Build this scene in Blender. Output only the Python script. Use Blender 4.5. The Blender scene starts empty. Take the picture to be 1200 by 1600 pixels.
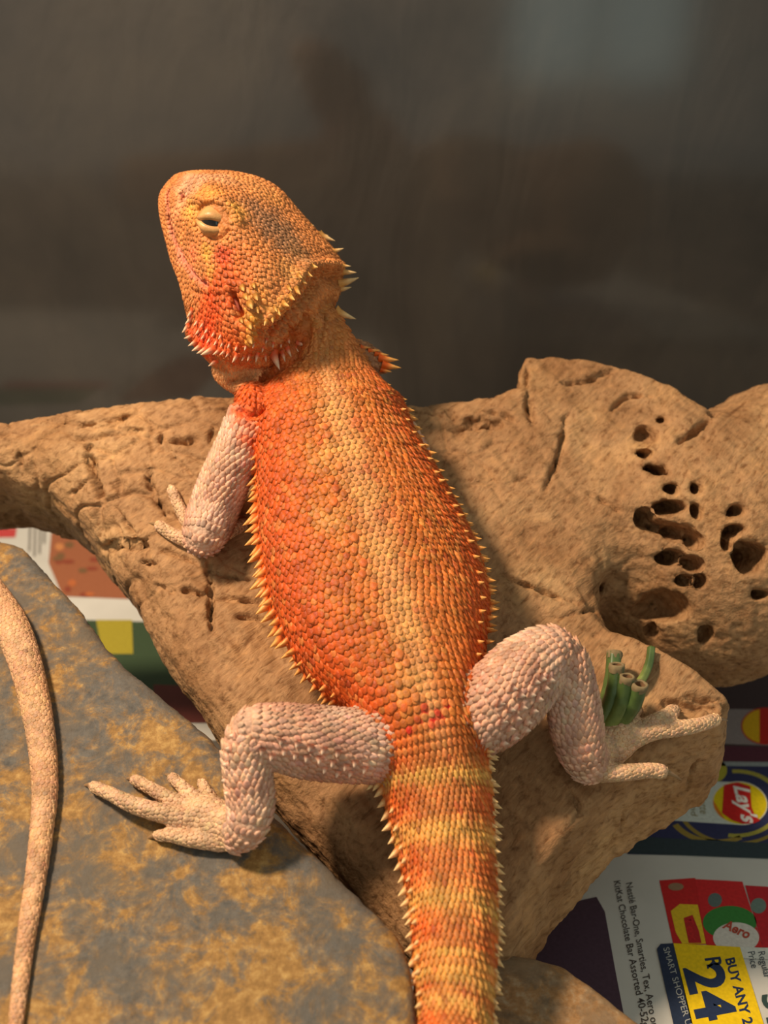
import bpy, math, random
import numpy as np
from mathutils import Vector, Matrix
from mathutils.bvhtree import BVHTree
from mathutils.kdtree import KDTree

random.seed(7)
rng = np.random.default_rng(7)
S = 0.01                                   # lengths below are in centimetres
scene = bpy.context.scene

# ------------------------------------------------------------------ camera
FPX, PITCH = 1715.0, math.radians(27)
CAM = np.array([0, 0, 25.0])
RV = np.array([1.0, 0, 0])
FV = np.array([0, math.cos(PITCH), -math.sin(PITCH)])
UV = np.array([0, math.sin(PITCH), math.cos(PITCH)])
cd = bpy.data.cameras.new('camera')
cd.sensor_fit = 'VERTICAL'; cd.sensor_height = 24; cd.lens = FPX / 1600 * 24
cd.clip_start = 0.01; cd.clip_end = 50
cd.dof.use_dof = True; cd.dof.focus_distance = 28.5 * S; cd.dof.aperture_fstop = 9.0
cam = bpy.data.objects.new('camera', cd)
cam.location = CAM * S; cam.rotation_euler = (math.pi / 2 - PITCH, 0, 0)
scene.collection.objects.link(cam); scene.camera = cam

# ------------------------------------------------------------------ world, lights, exposure
scene.view_settings.view_transform = 'Standard'; scene.view_settings.look = 'None'
scene.view_settings.exposure = 0.0; scene.view_settings.gamma = 1.0
scene.view_settings.use_curve_mapping = False
w = bpy.data.worlds.new('world'); scene.world = w; w.use_nodes = True
w.node_tree.nodes['Background'].inputs[0].default_value = (0.84, 0.88, 0.78, 1)
w.node_tree.nodes['Background'].inputs[1].default_value = 0.47

def add_light(name, kind, loc, target, energy, color, size):
    l = bpy.data.lights.new(name, kind); l.energy = energy; l.color = color
    if kind == 'AREA': l.shape = 'DISK'; l.size = size
    else: l.shadow_soft_size = size
    o = bpy.data.objects.new(name, l); o.location = np.array(loc) * S
    dv = Vector(np.array(target) - np.array(loc))
    o.rotation_euler = dv.to_track_quat('-Z', 'Y').to_euler()
    scene.collection.objects.link(o); return o
basking_lamp = add_light('basking_lamp_offscreen', 'AREA', (-29.5, 20, 57), (0, 24, 9), 4.7, (1.0, 0.77, 0.55), 0.085)

# ------------------------------------------------------------------ helpers
def ray(px, py): return FV + (px - 600) / FPX * RV - (py - 800) / FPX * UV
def P(px, py, d): return CAM + d * ray(px, py)
def PZ(px, py, z=0.0):
    r = ray(px, py); return CAM + r * (z - CAM[2]) / r[2]
def norm(v): return v / (np.linalg.norm(v, axis=-1, keepdims=True) + 1e-12)
def col(r, g, b):
    c = np.array([r, g, b]) / 255.0
    return np.where(c <= 0.04045, c / 12.92, ((c + 0.055) / 1.055) ** 2.4)
def mix(a, b, t):
    t = np.asarray(t)
    if np.ndim(t) > 0: t = t[..., None]
    return a * (1 - t) + b * t
def sstep(a, b, x):
    t = np.clip((x - a) / (b - a), 0, 1); return t * t * (3 - 2 * t)

def hash3(i, j, k, seed):
    h = (i * 374761393 + j * 668265263 + k * 2147483647 + seed * 1274126177) & 0xffffffff
    h = ((h ^ (h >> 13)) * 1274126177) & 0xffffffff
    h = ((h ^ (h >> 16)) * 2246822519) & 0xffffffff
    return ((h ^ (h >> 15)) & 0xffffff) / float(0xffffff)
def vnoise(p, seed=0):
    p = np.asarray(p, float); i = np.floor(p).astype(np.int64); f = p - i; f = f * f * (3 - 2 * f)
    out = 0
    for a in (0, 1):
        for b in (0, 1):
            for c in (0, 1):
                wgt = (f[:, 0] if a else 1 - f[:, 0]) * (f[:, 1] if b else 1 - f[:, 1]) * (f[:, 2] if c else 1 - f[:, 2])
                out = out + wgt * hash3(i[:, 0] + a, i[:, 1] + b, i[:, 2] + c, seed)
    return out * 2 - 1
def fbm(p, oct=4, seed=0):
    s = 0; a = 0.5; q = np.asarray(p, float)
    for k in range(oct): s = s + a * vnoise(q, seed + k); q = q * 2.03 + 11.3; a *= 0.5
    return s

def mesh_np(name, verts, faces, cols=None, smooth=True):
    """faces: list of int arrays (n,k)"""
    if not isinstance(faces, (list, tuple)): faces = [faces]
    faces = [np.asarray(f, np.int32) for f in faces if len(f)]
    me = bpy.data.meshes.new(name)
    verts = np.asarray(verts, np.float32)
    me.vertices.add(len(verts)); me.vertices.foreach_set('co', verts.ravel())
    idx = np.concatenate([f.ravel() for f in faces]); tot = np.concatenate([np.full(len(f), f.shape[1]) for f in faces])
    start = np.concatenate([[0], np.cumsum(tot)[:-1]])
    me.loops.add(len(idx)); me.loops.foreach_set('vertex_index', idx.astype(np.int32))
    me.polygons.add(len(tot)); me.polygons.foreach_set('loop_start', start.astype(np.int32))
    me.polygons.foreach_set('use_smooth', np.full(len(tot), smooth))
    me.update(calc_edges=True); me.validate()
    if cols is not None:
        a = me.color_attributes.new('Col', 'FLOAT_COLOR', 'POINT')
        c4 = np.ones((len(verts), 4), np.float32); c4[:, :3] = cols
        a.data.foreach_set('color', c4.ravel())
    return me

BASE = {}
def link(name, me, mat=None, parent=None, base=(0, 0, 0)):
    o = bpy.data.objects.new(name, me); scene.collection.objects.link(o)
    base = np.asarray(base, float); BASE[o.name] = base
    if parent is not None:
        o.parent = parent; o.location = (base - BASE[parent.name]) * S
    else: o.location = base * S
    if mat is not None and me is not None and len(me.materials) == 0: me.materials.append(mat)
    return o
def mk(name, verts, faces, mat, parent=None, base=None, cols=None, smooth=True):
    verts = np.asarray(verts, float)
    if base is None:
        base = np.array([(verts[:, 0].min() + verts[:, 0].max()) / 2, (verts[:, 1].min() + verts[:, 1].max()) / 2, verts[:, 2].min()])
    me = mesh_np(name, (verts - np.asarray(base)) * S, faces, cols, smooth)
    return link(name, me, mat, parent, base)
def empty(name, base):
    o = link(name, None, None, None, base); o.empty_display_size = 0.01; return o
def tag(o, label, cat, group=None, kind=None):
    if label: o['label'] = label
    if cat: o['category'] = cat
    if group: o['group'] = group
    if kind: o['kind'] = kind
    return o

def resample(ctrl, n):
    """Catmull-Rom resample rows of ctrl (m,k) by cumulative length of the first 3 columns"""
    ctrl = np.asarray(ctrl, float); m = len(ctrl)
    t = np.concatenate([[0], np.cumsum(np.linalg.norm(np.diff(ctrl[:, :3], axis=0), axis=1))])
    s = np.linspace(0, t[-1], n); i = np.clip(np.searchsorted(t, s, side='right') - 1, 0, m - 2)
    tang = np.zeros_like(ctrl)
    for k in range(m):
        a, b = max(k - 1, 0), min(k + 1, m - 1); tang[k] = (ctrl[b] - ctrl[a]) / max(t[b] - t[a], 1e-9)
    h = (t[i + 1] - t[i])[:, None]; u = ((s - t[i])[:, None]) / h
    return ((2 * u**3 - 3 * u**2 + 1) * ctrl[i] + (u**3 - 2 * u**2 + u) * h * tang[i]
            + (-2 * u**3 + 3 * u**2) * ctrl[i + 1] + (u**3 - u**2) * h * tang[i + 1])

def grid_faces(n, k, closed=True, flip=False):
    i = np.arange(n - 1)[:, None]; j = np.arange(k if closed else k - 1)[None, :]; j2 = (j + 1) % k
    f = np.stack([i * k + j, i * k + j2, (i + 1) * k + j2, (i + 1) * k + j], -1).reshape(-1, 4)
    return f[:, ::-1] if flip else f
def tube_mesh(rings):
    """rings (n,k,3) -> closed verts, faces list (quads, tris)"""
    n, k, _ = rings.shape
    v = np.concatenate([rings.reshape(-1, 3), rings[0].mean(0)[None], rings[-1].mean(0)[None]])
    q = grid_faces(n, k); j = np.arange(k)
    a = np.stack([np.full(k, n * k), (j + 1) % k, j], -1)
    b = np.stack([np.full(k, n * k + 1), (n - 1) * k + j, (n - 1) * k + (j + 1) % k], -1)
    return v, [q, np.concatenate([a, b])]
def frames(C, hint):
    T = norm(np.gradient(C, axis=0)); hint = np.broadcast_to(hint, C.shape)
    N = norm(hint - (hint * T).sum(1, keepdims=True) * T); L = np.cross(N, T)
    return T, N, L

def surface_nets(F, origin, h):
    nx, ny, nz = F.shape; sg = F < 0
    c = [sg[a:nx - 1 + a, b:ny - 1 + b, d:nz - 1 + d] for a in (0, 1) for b in (0, 1) for d in (0, 1)]
    anyv = np.logical_or.reduce(c); allv = np.logical_and.reduce(c); m = anyv & ~allv
    ci = np.argwhere(m); vid = np.full(m.shape, -1, np.int64); vid[m] = np.arange(len(ci))
    acc = np.zeros((len(ci), 3)); cnt = np.zeros(len(ci))
    cor = [(a, b, d) for a in (0, 1) for b in (0, 1) for d in (0, 1)]
    for p in cor:
        for ax in range(3):
            if p[ax] == 0:
                q = list(p); q[ax] = 1
                fa = F[ci[:, 0] + p[0], ci[:, 1] + p[1], ci[:, 2] + p[2]]; fb = F[ci[:, 0] + q[0], ci[:, 1] + q[1], ci[:, 2] + q[2]]
                x = (fa < 0) != (fb < 0); t = np.where(x, fa / np.where(x, fa - fb, 1), 0)
                pos = np.array(p, float)[None] + t[:, None] * np.eye(3)[ax]
                acc += pos * x[:, None]; cnt += x
    V = (ci + acc / cnt[:, None]) * h + origin
    quads = []
    for ax in range(3):
        sl0 = [slice(None)] * 3; sl1 = [slice(None)] * 3
        sl0[ax] = slice(0, -1); sl1[ax] = slice(1, None)
        d = sg[tuple(sl0)] != sg[tuple(sl1)]
        e = np.argwhere(d); o1, o2 = (ax + 1) % 3, (ax + 2) % 3
        ok = (e[:, o1] > 0) & (e[:, o2] > 0) & (e[:, o1] < F.shape[o1] - 1) & (e[:, o2] < F.shape[o2] - 1); e = e[ok]
        ins = sg[tuple(e.T)]
        def cell(a, b):
            q = e.copy(); q[:, o1] -= a; q[:, o2] -= b; return vid[tuple(q.T)]
        f = np.stack([cell(1, 1), cell(0, 1), cell(0, 0), cell(1, 0)], -1)
        f[~ins] = f[~ins][:, ::-1]; quads.append(f)
    return V, np.concatenate(quads)

def vert_normals(V, Q):
    n = np.zeros_like(V); fn = np.cross(V[Q[:, 2]] - V[Q[:, 0]], V[Q[:, 3]] - V[Q[:, 1]])
    for k in range(4):
        for a in range(3): n[:, a] += np.bincount(Q[:, k], fn[:, a], len(V))
    return norm(n)
def smooth_mesh(V, Q, it=2, lam=0.5):
    e = np.concatenate([Q[:, [0, 1]], Q[:, [1, 2]], Q[:, [2, 3]], Q[:, [3, 0]]])
    cnt = np.bincount(e[:, 0], minlength=len(V)) + np.bincount(e[:, 1], minlength=len(V))
    for _ in range(it):
        s = np.zeros_like(V)
        for a in range(3): s[:, a] = np.bincount(e[:, 0], V[e[:, 1], a], len(V)) + np.bincount(e[:, 1], V[e[:, 0], a], len(V))
        V = V + lam * (s / np.maximum(cnt, 1)[:, None] - V)
    return V
def subdivide(V, Q):
    """linear subdivision of quads"""
    E = np.concatenate([Q[:, [0, 1]], Q[:, [1, 2]], Q[:, [2, 3]], Q[:, [3, 0]]]); Es = np.sort(E, 1)
    key = Es[:, 0].astype(np.int64) * len(V) + Es[:, 1]; u, inv = np.unique(key, return_inverse=True)
    a, b = u // len(V), u % len(V); n = len(Q)
    mids = (V[a] + V[b]) / 2; cen = V[Q].mean(1)
    V2 = np.concatenate([V, mids, cen]); em = len(V) + inv.reshape(4, n); cc = len(V) + len(u) + np.arange(n)
    fs = [np.stack([Q[:, k], em[k], cc, em[(k + 3) % 4]], -1) for k in range(4)]
    return V2, np.concatenate(fs)
def poly_sdf(X, Y, poly):
    poly = np.asarray(poly, float); d = np.full(X.shape, 1e9); inside = np.zeros(X.shape, bool); n = len(poly)
    for i in range(n):
        a = poly[i]; b = poly[(i + 1) % n]; e = b - a; wx, wy = X - a[0], Y - a[1]
        t = np.clip((wx * e[0] + wy * e[1]) / (e @ e), 0, 1)
        d = np.minimum(d, (wx - t * e[0])**2 + (wy - t * e[1])**2)
        c = ((a[1] <= Y) != (b[1] <= Y)) & (X < (b[0] - a[0]) * (Y - a[1]) / ((b[1] - a[1]) + 1e-12) + a[0])
        inside ^= c
    d = np.sqrt(d); return np.where(inside, -d, d)
def smin(a, b, k):
    h = np.clip(0.5 + 0.5 * (b - a) / k, 0, 1); return b * (1 - h) + a * h - k * h * (1 - h)
def crack_displace(V, N, lines, hit):
    """carve cracks: lines = (list of px points, width, depth)"""
    out = np.zeros(len(V))
    for pts, wd, dp in lines:
        H = [hit(*p) for p in pts]; H = [h for h in H if h is not None]
        if len(H) < 2: continue
        H = np.array(H); H = resample(H, max(4, int(np.linalg.norm(np.diff(H, axis=0), axis=1).sum() / 0.12)))
        H = H + 0.10 * np.stack([fbm(H * 1.7, 3, 31 + k) for k in range(3)], -1)
        lo, hi = H.min(0) - 0.5, H.max(0) + 0.5
        idx = np.where(((V > lo) & (V < hi)).all(1))[0]
        if not len(idx): continue
        best = np.full(len(idx), 9.0); par = np.zeros(len(idx)); X = V[idx]
        for i in range(len(H) - 1):
            e = H[i + 1] - H[i]; t = np.clip(((X - H[i]) @ e) / (e @ e + 1e-9), 0, 1)
            dd = np.linalg.norm(X - H[i] - t[:, None] * e, axis=1); m = dd < best
            best[m] = dd[m]; par[m] = (i + t[m]) / (len(H) - 1)
        taper = np.sin(np.pi * np.clip(par, 0.04, 0.96)) ** 0.4
        jag = 1 + 0.5 * vnoise(X * 6, 5)
        out[idx] = np.maximum(out[idx], dp * taper * 1.5 * np.exp(-(best / (wd * 0.9 * jag.clip(0.4, 2))) ** 2))
    return V - N * out[:, None]

# ------------------------------------------------------------------ materials
def new_mat(name):
    m = bpy.data.materials.new(name); m.use_nodes = True
    nt = m.node_tree; b = nt.nodes['Principled BSDF']; return m, nt, b
def nd(nt, t, **kw):
    n = nt.nodes.new(t)
    for k, v in kw.items():
        if k.startswith('i_'): n.inputs[k[2:].replace('_', ' ')].default_value = v
        else: setattr(n, k, v)
    return n
def ramp(nt, stops):
    r = nt.nodes.new('ShaderNodeValToRGB'); cr = r.color_ramp
    while len(cr.elements) < len(stops): cr.elements.new(0.5)
    for e, (p, c) in zip(cr.elements, stops): e.position = p; e.color = (*c, 1)
    return r
def mapping(nt, scale=(1, 1, 1), rot=(0, 0, 0), src='Object'):
    tc = nd(nt, 'ShaderNodeTexCoord'); mp = nd(nt, 'ShaderNodeMapping')
    mp.inputs['Scale'].default_value = scale; mp.inputs['Rotation'].default_value = rot
    nt.links.new(tc.outputs[src], mp.inputs[0]); return mp
def mixc(nt, fac, a, b, mode='MIX'):
    m = nd(nt, 'ShaderNodeMix', data_type='RGBA', blend_type=mode)
    for s, v in ((0, fac), (6, a), (7, b)):
        if hasattr(v, 'links') or isinstance(v, bpy.types.NodeSocket): nt.links.new(v, m.inputs[s])
        else: m.inputs[s].default_value = v if s == 0 else (*v, 1)
    return m.outputs[2]
def bump(nt, b, height, strength, dist):
    n = nd(nt, 'ShaderNodeBump'); n.inputs['Strength'].default_value = strength; n.inputs['Distance'].default_value = dist
    nt.links.new(height, n.inputs['Height']); nt.links.new(n.outputs[0], b.inputs['Normal'])

def plain(name, c, rough=0.6, spec=0.3):
    m, nt, b = new_mat(name); b.inputs['Base Color'].default_value = (*c, 1)
    b.inputs['Roughness'].default_value = rough; b.inputs['Specular IOR Level'].default_value = spec
    n = nd(nt, 'ShaderNodeTexNoise', i_Scale=900.0, i_Detail=3.0); mp = mapping(nt); nt.links.new(mp.outputs[0], n.inputs[0])
    r = ramp(nt, [(0.3, tuple(np.array(c) * 0.88)), (0.7, tuple(np.minimum(np.array(c) * 1.08, 1)))])
    nt.links.new(n.outputs[0], r.inputs[0]); nt.links.new(r.outputs[0], b.inputs['Base Color']); return m

def skin_mat(name, cell, bump_s, rough=0.5, sss=0.0):
    m, nt, b = new_mat(name)
    at = nd(nt, 'ShaderNodeVertexColor', layer_name='Col'); mp = mapping(nt)
    n = nd(nt, 'ShaderNodeTexNoise', i_Scale=260.0, i_Detail=3.0); nt.links.new(mp.outputs[0], n.inputs[0])
    r = ramp(nt, [(0.32, (0.78, 0.74, 0.70)), (0.68, (1.18, 1.14, 1.08))]); nt.links.new(n.outputs[0], r.inputs[0])
    c = mixc(nt, 1.0, at.outputs[0], r.outputs[0], 'MULTIPLY'); nt.links.new(c, b.inputs['Base Color'])
    v = nd(nt, 'ShaderNodeTexVoronoi', i_Scale=cell); nt.links.new(mp.outputs[0], v.inputs[0])
    inv = nd(nt, 'ShaderNodeMath', operation='SUBTRACT'); inv.inputs[0].default_value = 1.0; nt.links.new(v.outputs['Distance'], inv.inputs[1])
    bump(nt, b, inv.outputs[0], bump_s, 0.0006)
    b.inputs['Roughness'].default_value = rough; b.inputs['Specular IOR Level'].default_value = 0.25
    if sss: b.inputs['Subsurface Weight'].default_value = sss; b.inputs['Subsurface Radius'].default_value = (0.002, 0.0008, 0.0004)
    return m
M_skin = skin_mat('lizard_skin', 900.0, 0.7, 0.55)
M_scale = skin_mat('lizard_scales', 2200.0, 0.15, 0.5)
M_spike = skin_mat('lizard_spikes', 2500.0, 0.08, 0.38)

def wood_mat():
    m, nt, b = new_mat('driftwood')
    at = nd(nt, 'ShaderNodeVertexColor', layer_name='Col')
    mr = mapping(nt, (1, 1, 1), (0, 0, math.radians(37))); mp = nd(nt, 'ShaderNodeMapping'); mp.inputs['Scale'].default_value = (760, 26, 760); nt.links.new(mr.outputs[0], mp.inputs[0])
    n1 = nd(nt, 'ShaderNodeTexNoise', i_Scale=1.0, i_Detail=6.0, i_Roughness=0.6, i_Distortion=0.25); nt.links.new(mp.outputs[0], n1.inputs[0])
    mp2 = mapping(nt, (1, 1, 1))
    n2 = nd(nt, 'ShaderNodeTexNoise', i_Scale=38.0, i_Detail=6.0, i_Roughness=0.6); nt.links.new(mp2.outputs[0], n2.inputs[0])
    n3 = nd(nt, 'ShaderNodeTexNoise', i_Scale=420.0, i_Detail=4.0); nt.links.new(mp2.outputs[0], n3.inputs[0])
    r1 = ramp(nt, [(0.30, (0.50, 0.40, 0.30)), (0.44, (0.90, 0.86, 0.80)), (0.55, (1.0, 0.98, 0.94)), (0.74, (1.24, 1.18, 1.06))]); nt.links.new(n1.outputs[0], r1.inputs[0])
    r2 = ramp(nt, [(0.33, (0.70, 0.62, 0.54)), (0.52, (1.0, 1.0, 1.0)), (0.70, (1.16, 1.12, 1.02))]); nt.links.new(n2.outputs[0], r2.inputs[0])
    r3 = ramp(nt, [(0.30, (0.60, 0.52, 0.44)), (0.42, (0.97, 0.96, 0.94)), (0.65, (1.08, 1.06, 1.03))]); nt.links.new(n3.outputs[0], r3.inputs[0])
    c = mixc(nt, 1.0, at.outputs[0], r1.outputs[0], 'MULTIPLY'); c = mixc(nt, 1.0, c, r2.outputs[0], 'MULTIPLY'); c = mixc(nt, 0.8, c, r3.outputs[0], 'MULTIPLY')
    nt.links.new(c, b.inputs['Base Color'])
    add = nd(nt, 'ShaderNodeMath', operation='MULTIPLY_ADD'); add.inputs[1].default_value = 0.30; nt.links.new(n3.outputs[0], add.inputs[0]); nt.links.new(n1.outputs[0], add.inputs[2])
    bump(nt, b, add.outputs[0], 0.6, 0.0012)
    b.inputs['Roughness'].default_value = 0.72; b.inputs['Specular IOR Level'].default_value = 0.25
    return m
M_wood = wood_mat()

def rock_mat(name, base, ochre, pale, amount, rough=0.62):
    m, nt, b = new_mat(name); mp = mapping(nt)
    n1 = nd(nt, 'ShaderNodeTexNoise', i_Scale=34.0, i_Detail=9.0, i_Roughness=0.72, i_Distortion=0.3); nt.links.new(mp.outputs[0], n1.inputs[0])
    n2 = nd(nt, 'ShaderNodeTexNoise', i_Scale=16.0, i_Detail=5.0, i_Roughness=0.6); nt.links.new(mp.outputs[0], n2.inputs[0])
    n3 = nd(nt, 'ShaderNodeTexNoise', i_Scale=420.0, i_Detail=4.0, i_Roughness=0.7); nt.links.new(mp.outputs[0], n3.inputs[0])
    dark = tuple(np.array(base) * 0.62); warm = tuple(np.array(base) * np.array([1.15, .98, .78]))
    n4 = nd(nt, 'ShaderNodeTexNoise', i_Scale=110.0, i_Detail=8.0, i_Roughness=0.75, i_Distortion=0.5); nt.links.new(mp.outputs[0], n4.inputs[0])
    n5 = nd(nt, 'ShaderNodeTexNoise', i_Scale=55.0, i_Detail=6.0, i_Roughness=0.7); n5.noise_dimensions = '4D'; n5.inputs['W'].default_value = 3.7; nt.links.new(mp.outputs[0], n5.inputs[0])
    rb = ramp(nt, [(0.30, dark), (0.52, base), (0.75, tuple(np.array(base) * 1.3))]); nt.links.new(n3.outputs[0], rb.inputs[0])
    rw = ramp(nt, [(0.42, (0, 0, 0)), (0.62, (1, 1, 1))]); nt.links.new(n5.outputs[0], rw.inputs[0])
    cb = mixc(nt, rw.outputs[0], rb.outputs[0], warm)
    ro = ramp(nt, [(0.30, tuple(np.array(ochre) * 0.6)), (0.5, ochre), (0.74, pale)]); nt.links.new(n3.outputs[0], ro.inputs[0])
    add = nd(nt, 'ShaderNodeMath', operation='MULTIPLY_ADD'); add.inputs[1].default_value = 0.55; nt.links.new(n2.outputs[0], add.inputs[0]); nt.links.new(n1.outputs[0], add.inputs[2])
    ad2 = nd(nt, 'ShaderNodeMath', operation='MULTIPLY_ADD'); ad2.inputs[1].default_value = 1.15; nt.links.new(n4.outputs[0], ad2.inputs[0]); nt.links.new(add.outputs[0], ad2.inputs[2])
    sc_ = nd(nt, 'ShaderNodeMath', operation='MULTIPLY'); sc_.inputs[1].default_value = 0.588; nt.links.new(ad2.outputs[0], sc_.inputs[0])
    rm = ramp(nt, [(amount - 0.08, (0, 0, 0)), (amount - 0.01, (.35, .35, .35)), (amount + 0.04, (.95, .95, .95))]); nt.links.new(sc_.outputs[0], rm.inputs[0])
    c = mixc(nt, rm.outputs[0], cb, ro.outputs[0]); nt.links.new(c, b.inputs['Base Color'])
    h = nd(nt, 'ShaderNodeMath', operation='MULTIPLY_ADD'); h.inputs[1].default_value = 0.5; nt.links.new(n3.outputs[0], h.inputs[0]); nt.links.new(n1.outputs[0], h.inputs[2])
    bump(nt, b, h.outputs[0], 0.5, 0.0012)
    b.inputs['Roughness'].default_value = rough; b.inputs['Specular IOR Level'].default_value = 0.35; return m
M_slate = rock_mat('slate', tuple(col(92, 89, 84)), tuple(col(152, 114, 60)), tuple(col(190, 154, 92)), 0.815, 0.75)
M_brown = rock_mat('brown_stone', tuple(col(128, 108, 84)), tuple(col(158, 118, 74)), tuple(col(176, 154, 122)), 0.78)

# ------------------------------------------------------------------ the setting
WALL_Y = 57.0
def box(x0, x1, y0, y1, z0, z1):
    v = np.array([(x, y, z) for x in (x0, x1) for y in (y0, y1) for z in (z0, z1)], float)
    f = np.array([[0, 1, 3, 2], [4, 6, 7, 5], [0, 4, 5, 1], [2, 3, 7, 6], [0, 2, 6, 4], [1, 5, 7, 3]]); return v, f
mw, nt, b = new_mat('black_backing_sheet')
mp = mapping(nt); mp3 = mapping(nt, (1, 1, 0.35))
n1 = nd(nt, 'ShaderNodeTexNoise', i_Scale=7.0, i_Detail=7.0, i_Roughness=0.62, i_Distortion=0.4); nt.links.new(mp.outputs[0], n1.inputs[0])
n2 = nd(nt, 'ShaderNodeTexNoise', i_Scale=24.0, i_Detail=5.0, i_Distortion=0.8); nt.links.new(mp3.outputs[0], n2.inputs[0])
r1 = ramp(nt, [(0.32, tuple(col(44, 40, 36))), (0.52, tuple(col(58, 52, 46))), (0.74, tuple(col(74, 66, 56)))]); nt.links.new(n1.outputs[0], r1.inputs[0])
nt.links.new(r1.outputs[0], b.inputs['Base Color']); b.inputs['Roughness'].default_value = 0.6; b.inputs['Specular IOR Level'].default_value = 0.3
b.inputs['Coat Weight'].default_value = 1.0; b.inputs['Coat Roughness'].default_value = 0.11
bump(nt, b, n2.outputs[0], 0.5, 0.006)
v, f = box(-70, 70, WALL_Y, WALL_Y + 1, -0.5, 75)
tag(mk('wall_back', v, f, mw, smooth=False), 'dark backing sheet behind the terrarium glass', 'wall', kind='structure')
m_floor = plain('floor_board', tuple(col(92, 86, 78)), 0.8)
v, f = box(-70, 70, -30, WALL_Y, -1.0, -0.02)
tag(mk('floor', v, f, m_floor, smooth=False), 'floor of the terrarium under the printed flyers', 'floor', kind='structure')

# ------------------------------------------------------------------ driftwood
BETA = math.atan(0.62)
LO = np.array([0, 21.0, 6.2]); LB = np.array([0, math.cos(BETA), math.sin(BETA)]); LN = np.array([0, -math.sin(BETA), math.cos(BETA)])
def log_plane(px, py, off=0.0):
    r = ray(px, py); t = ((LO + LN * off - CAM) @ LN) / (r @ LN); return CAM + r * t
def to_log(p): q = np.asarray(p) - LO; return np.stack([q[..., 0], q @ LB, q @ LN], -1)
def from_log(q): return LO + q[..., 0:1] * RV + q[..., 1:2] * LB + q[..., 2:3] * LN

outline_px = [(-420, 690), (-150, 655), (0, 640), (100, 622), (200, 614), (360, 606), (500, 606), (700, 610), (812, 606), (821, 556), (870, 550), (960, 566), (1060, 600),
              (1115, 634), (1180, 622), (1250, 610), (1400, 720), (1400, 850), (1200, 820), (1090, 815), (1010, 820), (965, 860), (945, 910), (958, 962), (1010, 1002), (1085, 1048), (1140, 1092),
              (1122, 1128), (1040, 1172), (985, 1208), (938, 1240), (888, 1298), (826, 1385), (790, 1460), (740, 1502), (655, 1462), (545, 1362), (435, 1250), (345, 1160),
              (300, 1082), (248, 1005), (190, 896), (130, 812), (72, 752), (0, 728), (-150, 728), (-420, 755)]
opoly = np.array([to_log(log_plane(*p))[:2] for p in outline_px])
hL = 0.115
ga = np.arange(-21, 20, hL); gb = np.arange(-5.5, 18.5, hL); gn = np.arange(-9.5, 4.2, hL)
GA, GB = np.meshgrid(ga, gb, indexing='ij')
D2 = poly_sdf(GA, GB, opoly)
# local rounding: generous on the left flank and the back, crisp along the sawn end
def blob(px, py, r):
    q = to_log(log_plane(px, py)); return np.exp(-(((GA - q[0])**2 + (GB - q[1])**2) / r**2))
RR = np.full(GA.shape, 1.25)
for (bx, by) in ((900, 1245), (830, 1330), (980, 1200), (1080, 1150), (790, 1420), (1130, 1100), (1050, 1030)): RR -= 1.25 * blob(bx, by, 1.7)
for (bx, by) in ((822, 575), (860, 560), (960, 575), (1060, 610)): RR -= 0.75 * blob(bx, by, 1.8)
RR = np.clip(RR, 0.13, 1.6)
TOP = 0.30 * fbm(np.stack([GA.ravel() * 0.28, GB.ravel() * 0.28, GA.ravel() * 0], -1), 3, 3).reshape(GA.shape)
TOP += 0.5 * blob(300, 700, 3.5) + 0.25 * blob(300, 960, 2.0) - 0.35 * blob(900, 880, 2.2) + 0.25 * blob(1060, 1060, 1.5)
THK = 3.1 + 1.6 * sstep(4, 11, GB) - 0.5 * sstep(-1, -4, GB)
FACE = np.clip(sum(blob(bx, by, 2.2) for bx, by in ((1070, 1155), (980, 1205), (900, 1245), (850, 1310), (800, 1400), (760, 1480))), 0, 1)
d2 = (D2 + RR)[:, :, None] - 0.40 * FACE[:, :, None] * np.clip(TOP[:, :, None] - gn[None, None, :], 0, 4); cen = (TOP - THK / 2)[:, :, None]; dn = np.abs(gn[None, None, :] - cen) - (THK / 2 - RR)[:, :, None]
F = np.sqrt(np.maximum(d2, 0)**2 + np.maximum(dn, 0)**2) + np.minimum(np.maximum(d2, dn), 0) - RR[:, :, None]
F = F.astype(np.float32)
A3, B3, N3 = ga[:, None, None], gb[None, :, None], gn[None, None, :]
def ell(center, radii, rotz=0.0):
    c = to_log(center); ca, sa = math.cos(rotz), math.sin(rotz)
    x = (A3 - c[0]) * ca + (B3 - c[1]) * sa; y = -(A3 - c[0]) * sa + (B3 - c[1]) * ca; z = N3 - c[2]
    k = np.sqrt((x / radii[0])**2 + (y / radii[1])**2 + (z / radii[2])**2); return ((k - 1) * min(radii) * 1.15).astype(np.float32)
F = smin(F, ell(P(1095, 865, 35.4), (4.6, 4.2, 4.3)), 1.3)               # burl
F = smin(F, ell(P(1290, 780, 36.5), (4.6, 4.0, 4.5)), 1.2)               # burl, running out of view
F = smin(F, ell(P(1230, 720, 35.4), (3.0, 2.6, 2.0)), 0.5)
F = smin(F, ell(np.array([11.0, 40.0, 3.2]), (4.5, 3.2, 5.2)), 1.5)      # foot behind the burl
F = smin(F, ell(np.array([13.0, 36.5, 2.6]), (3.8, 3.2, 4.0)), 1.5)
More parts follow.
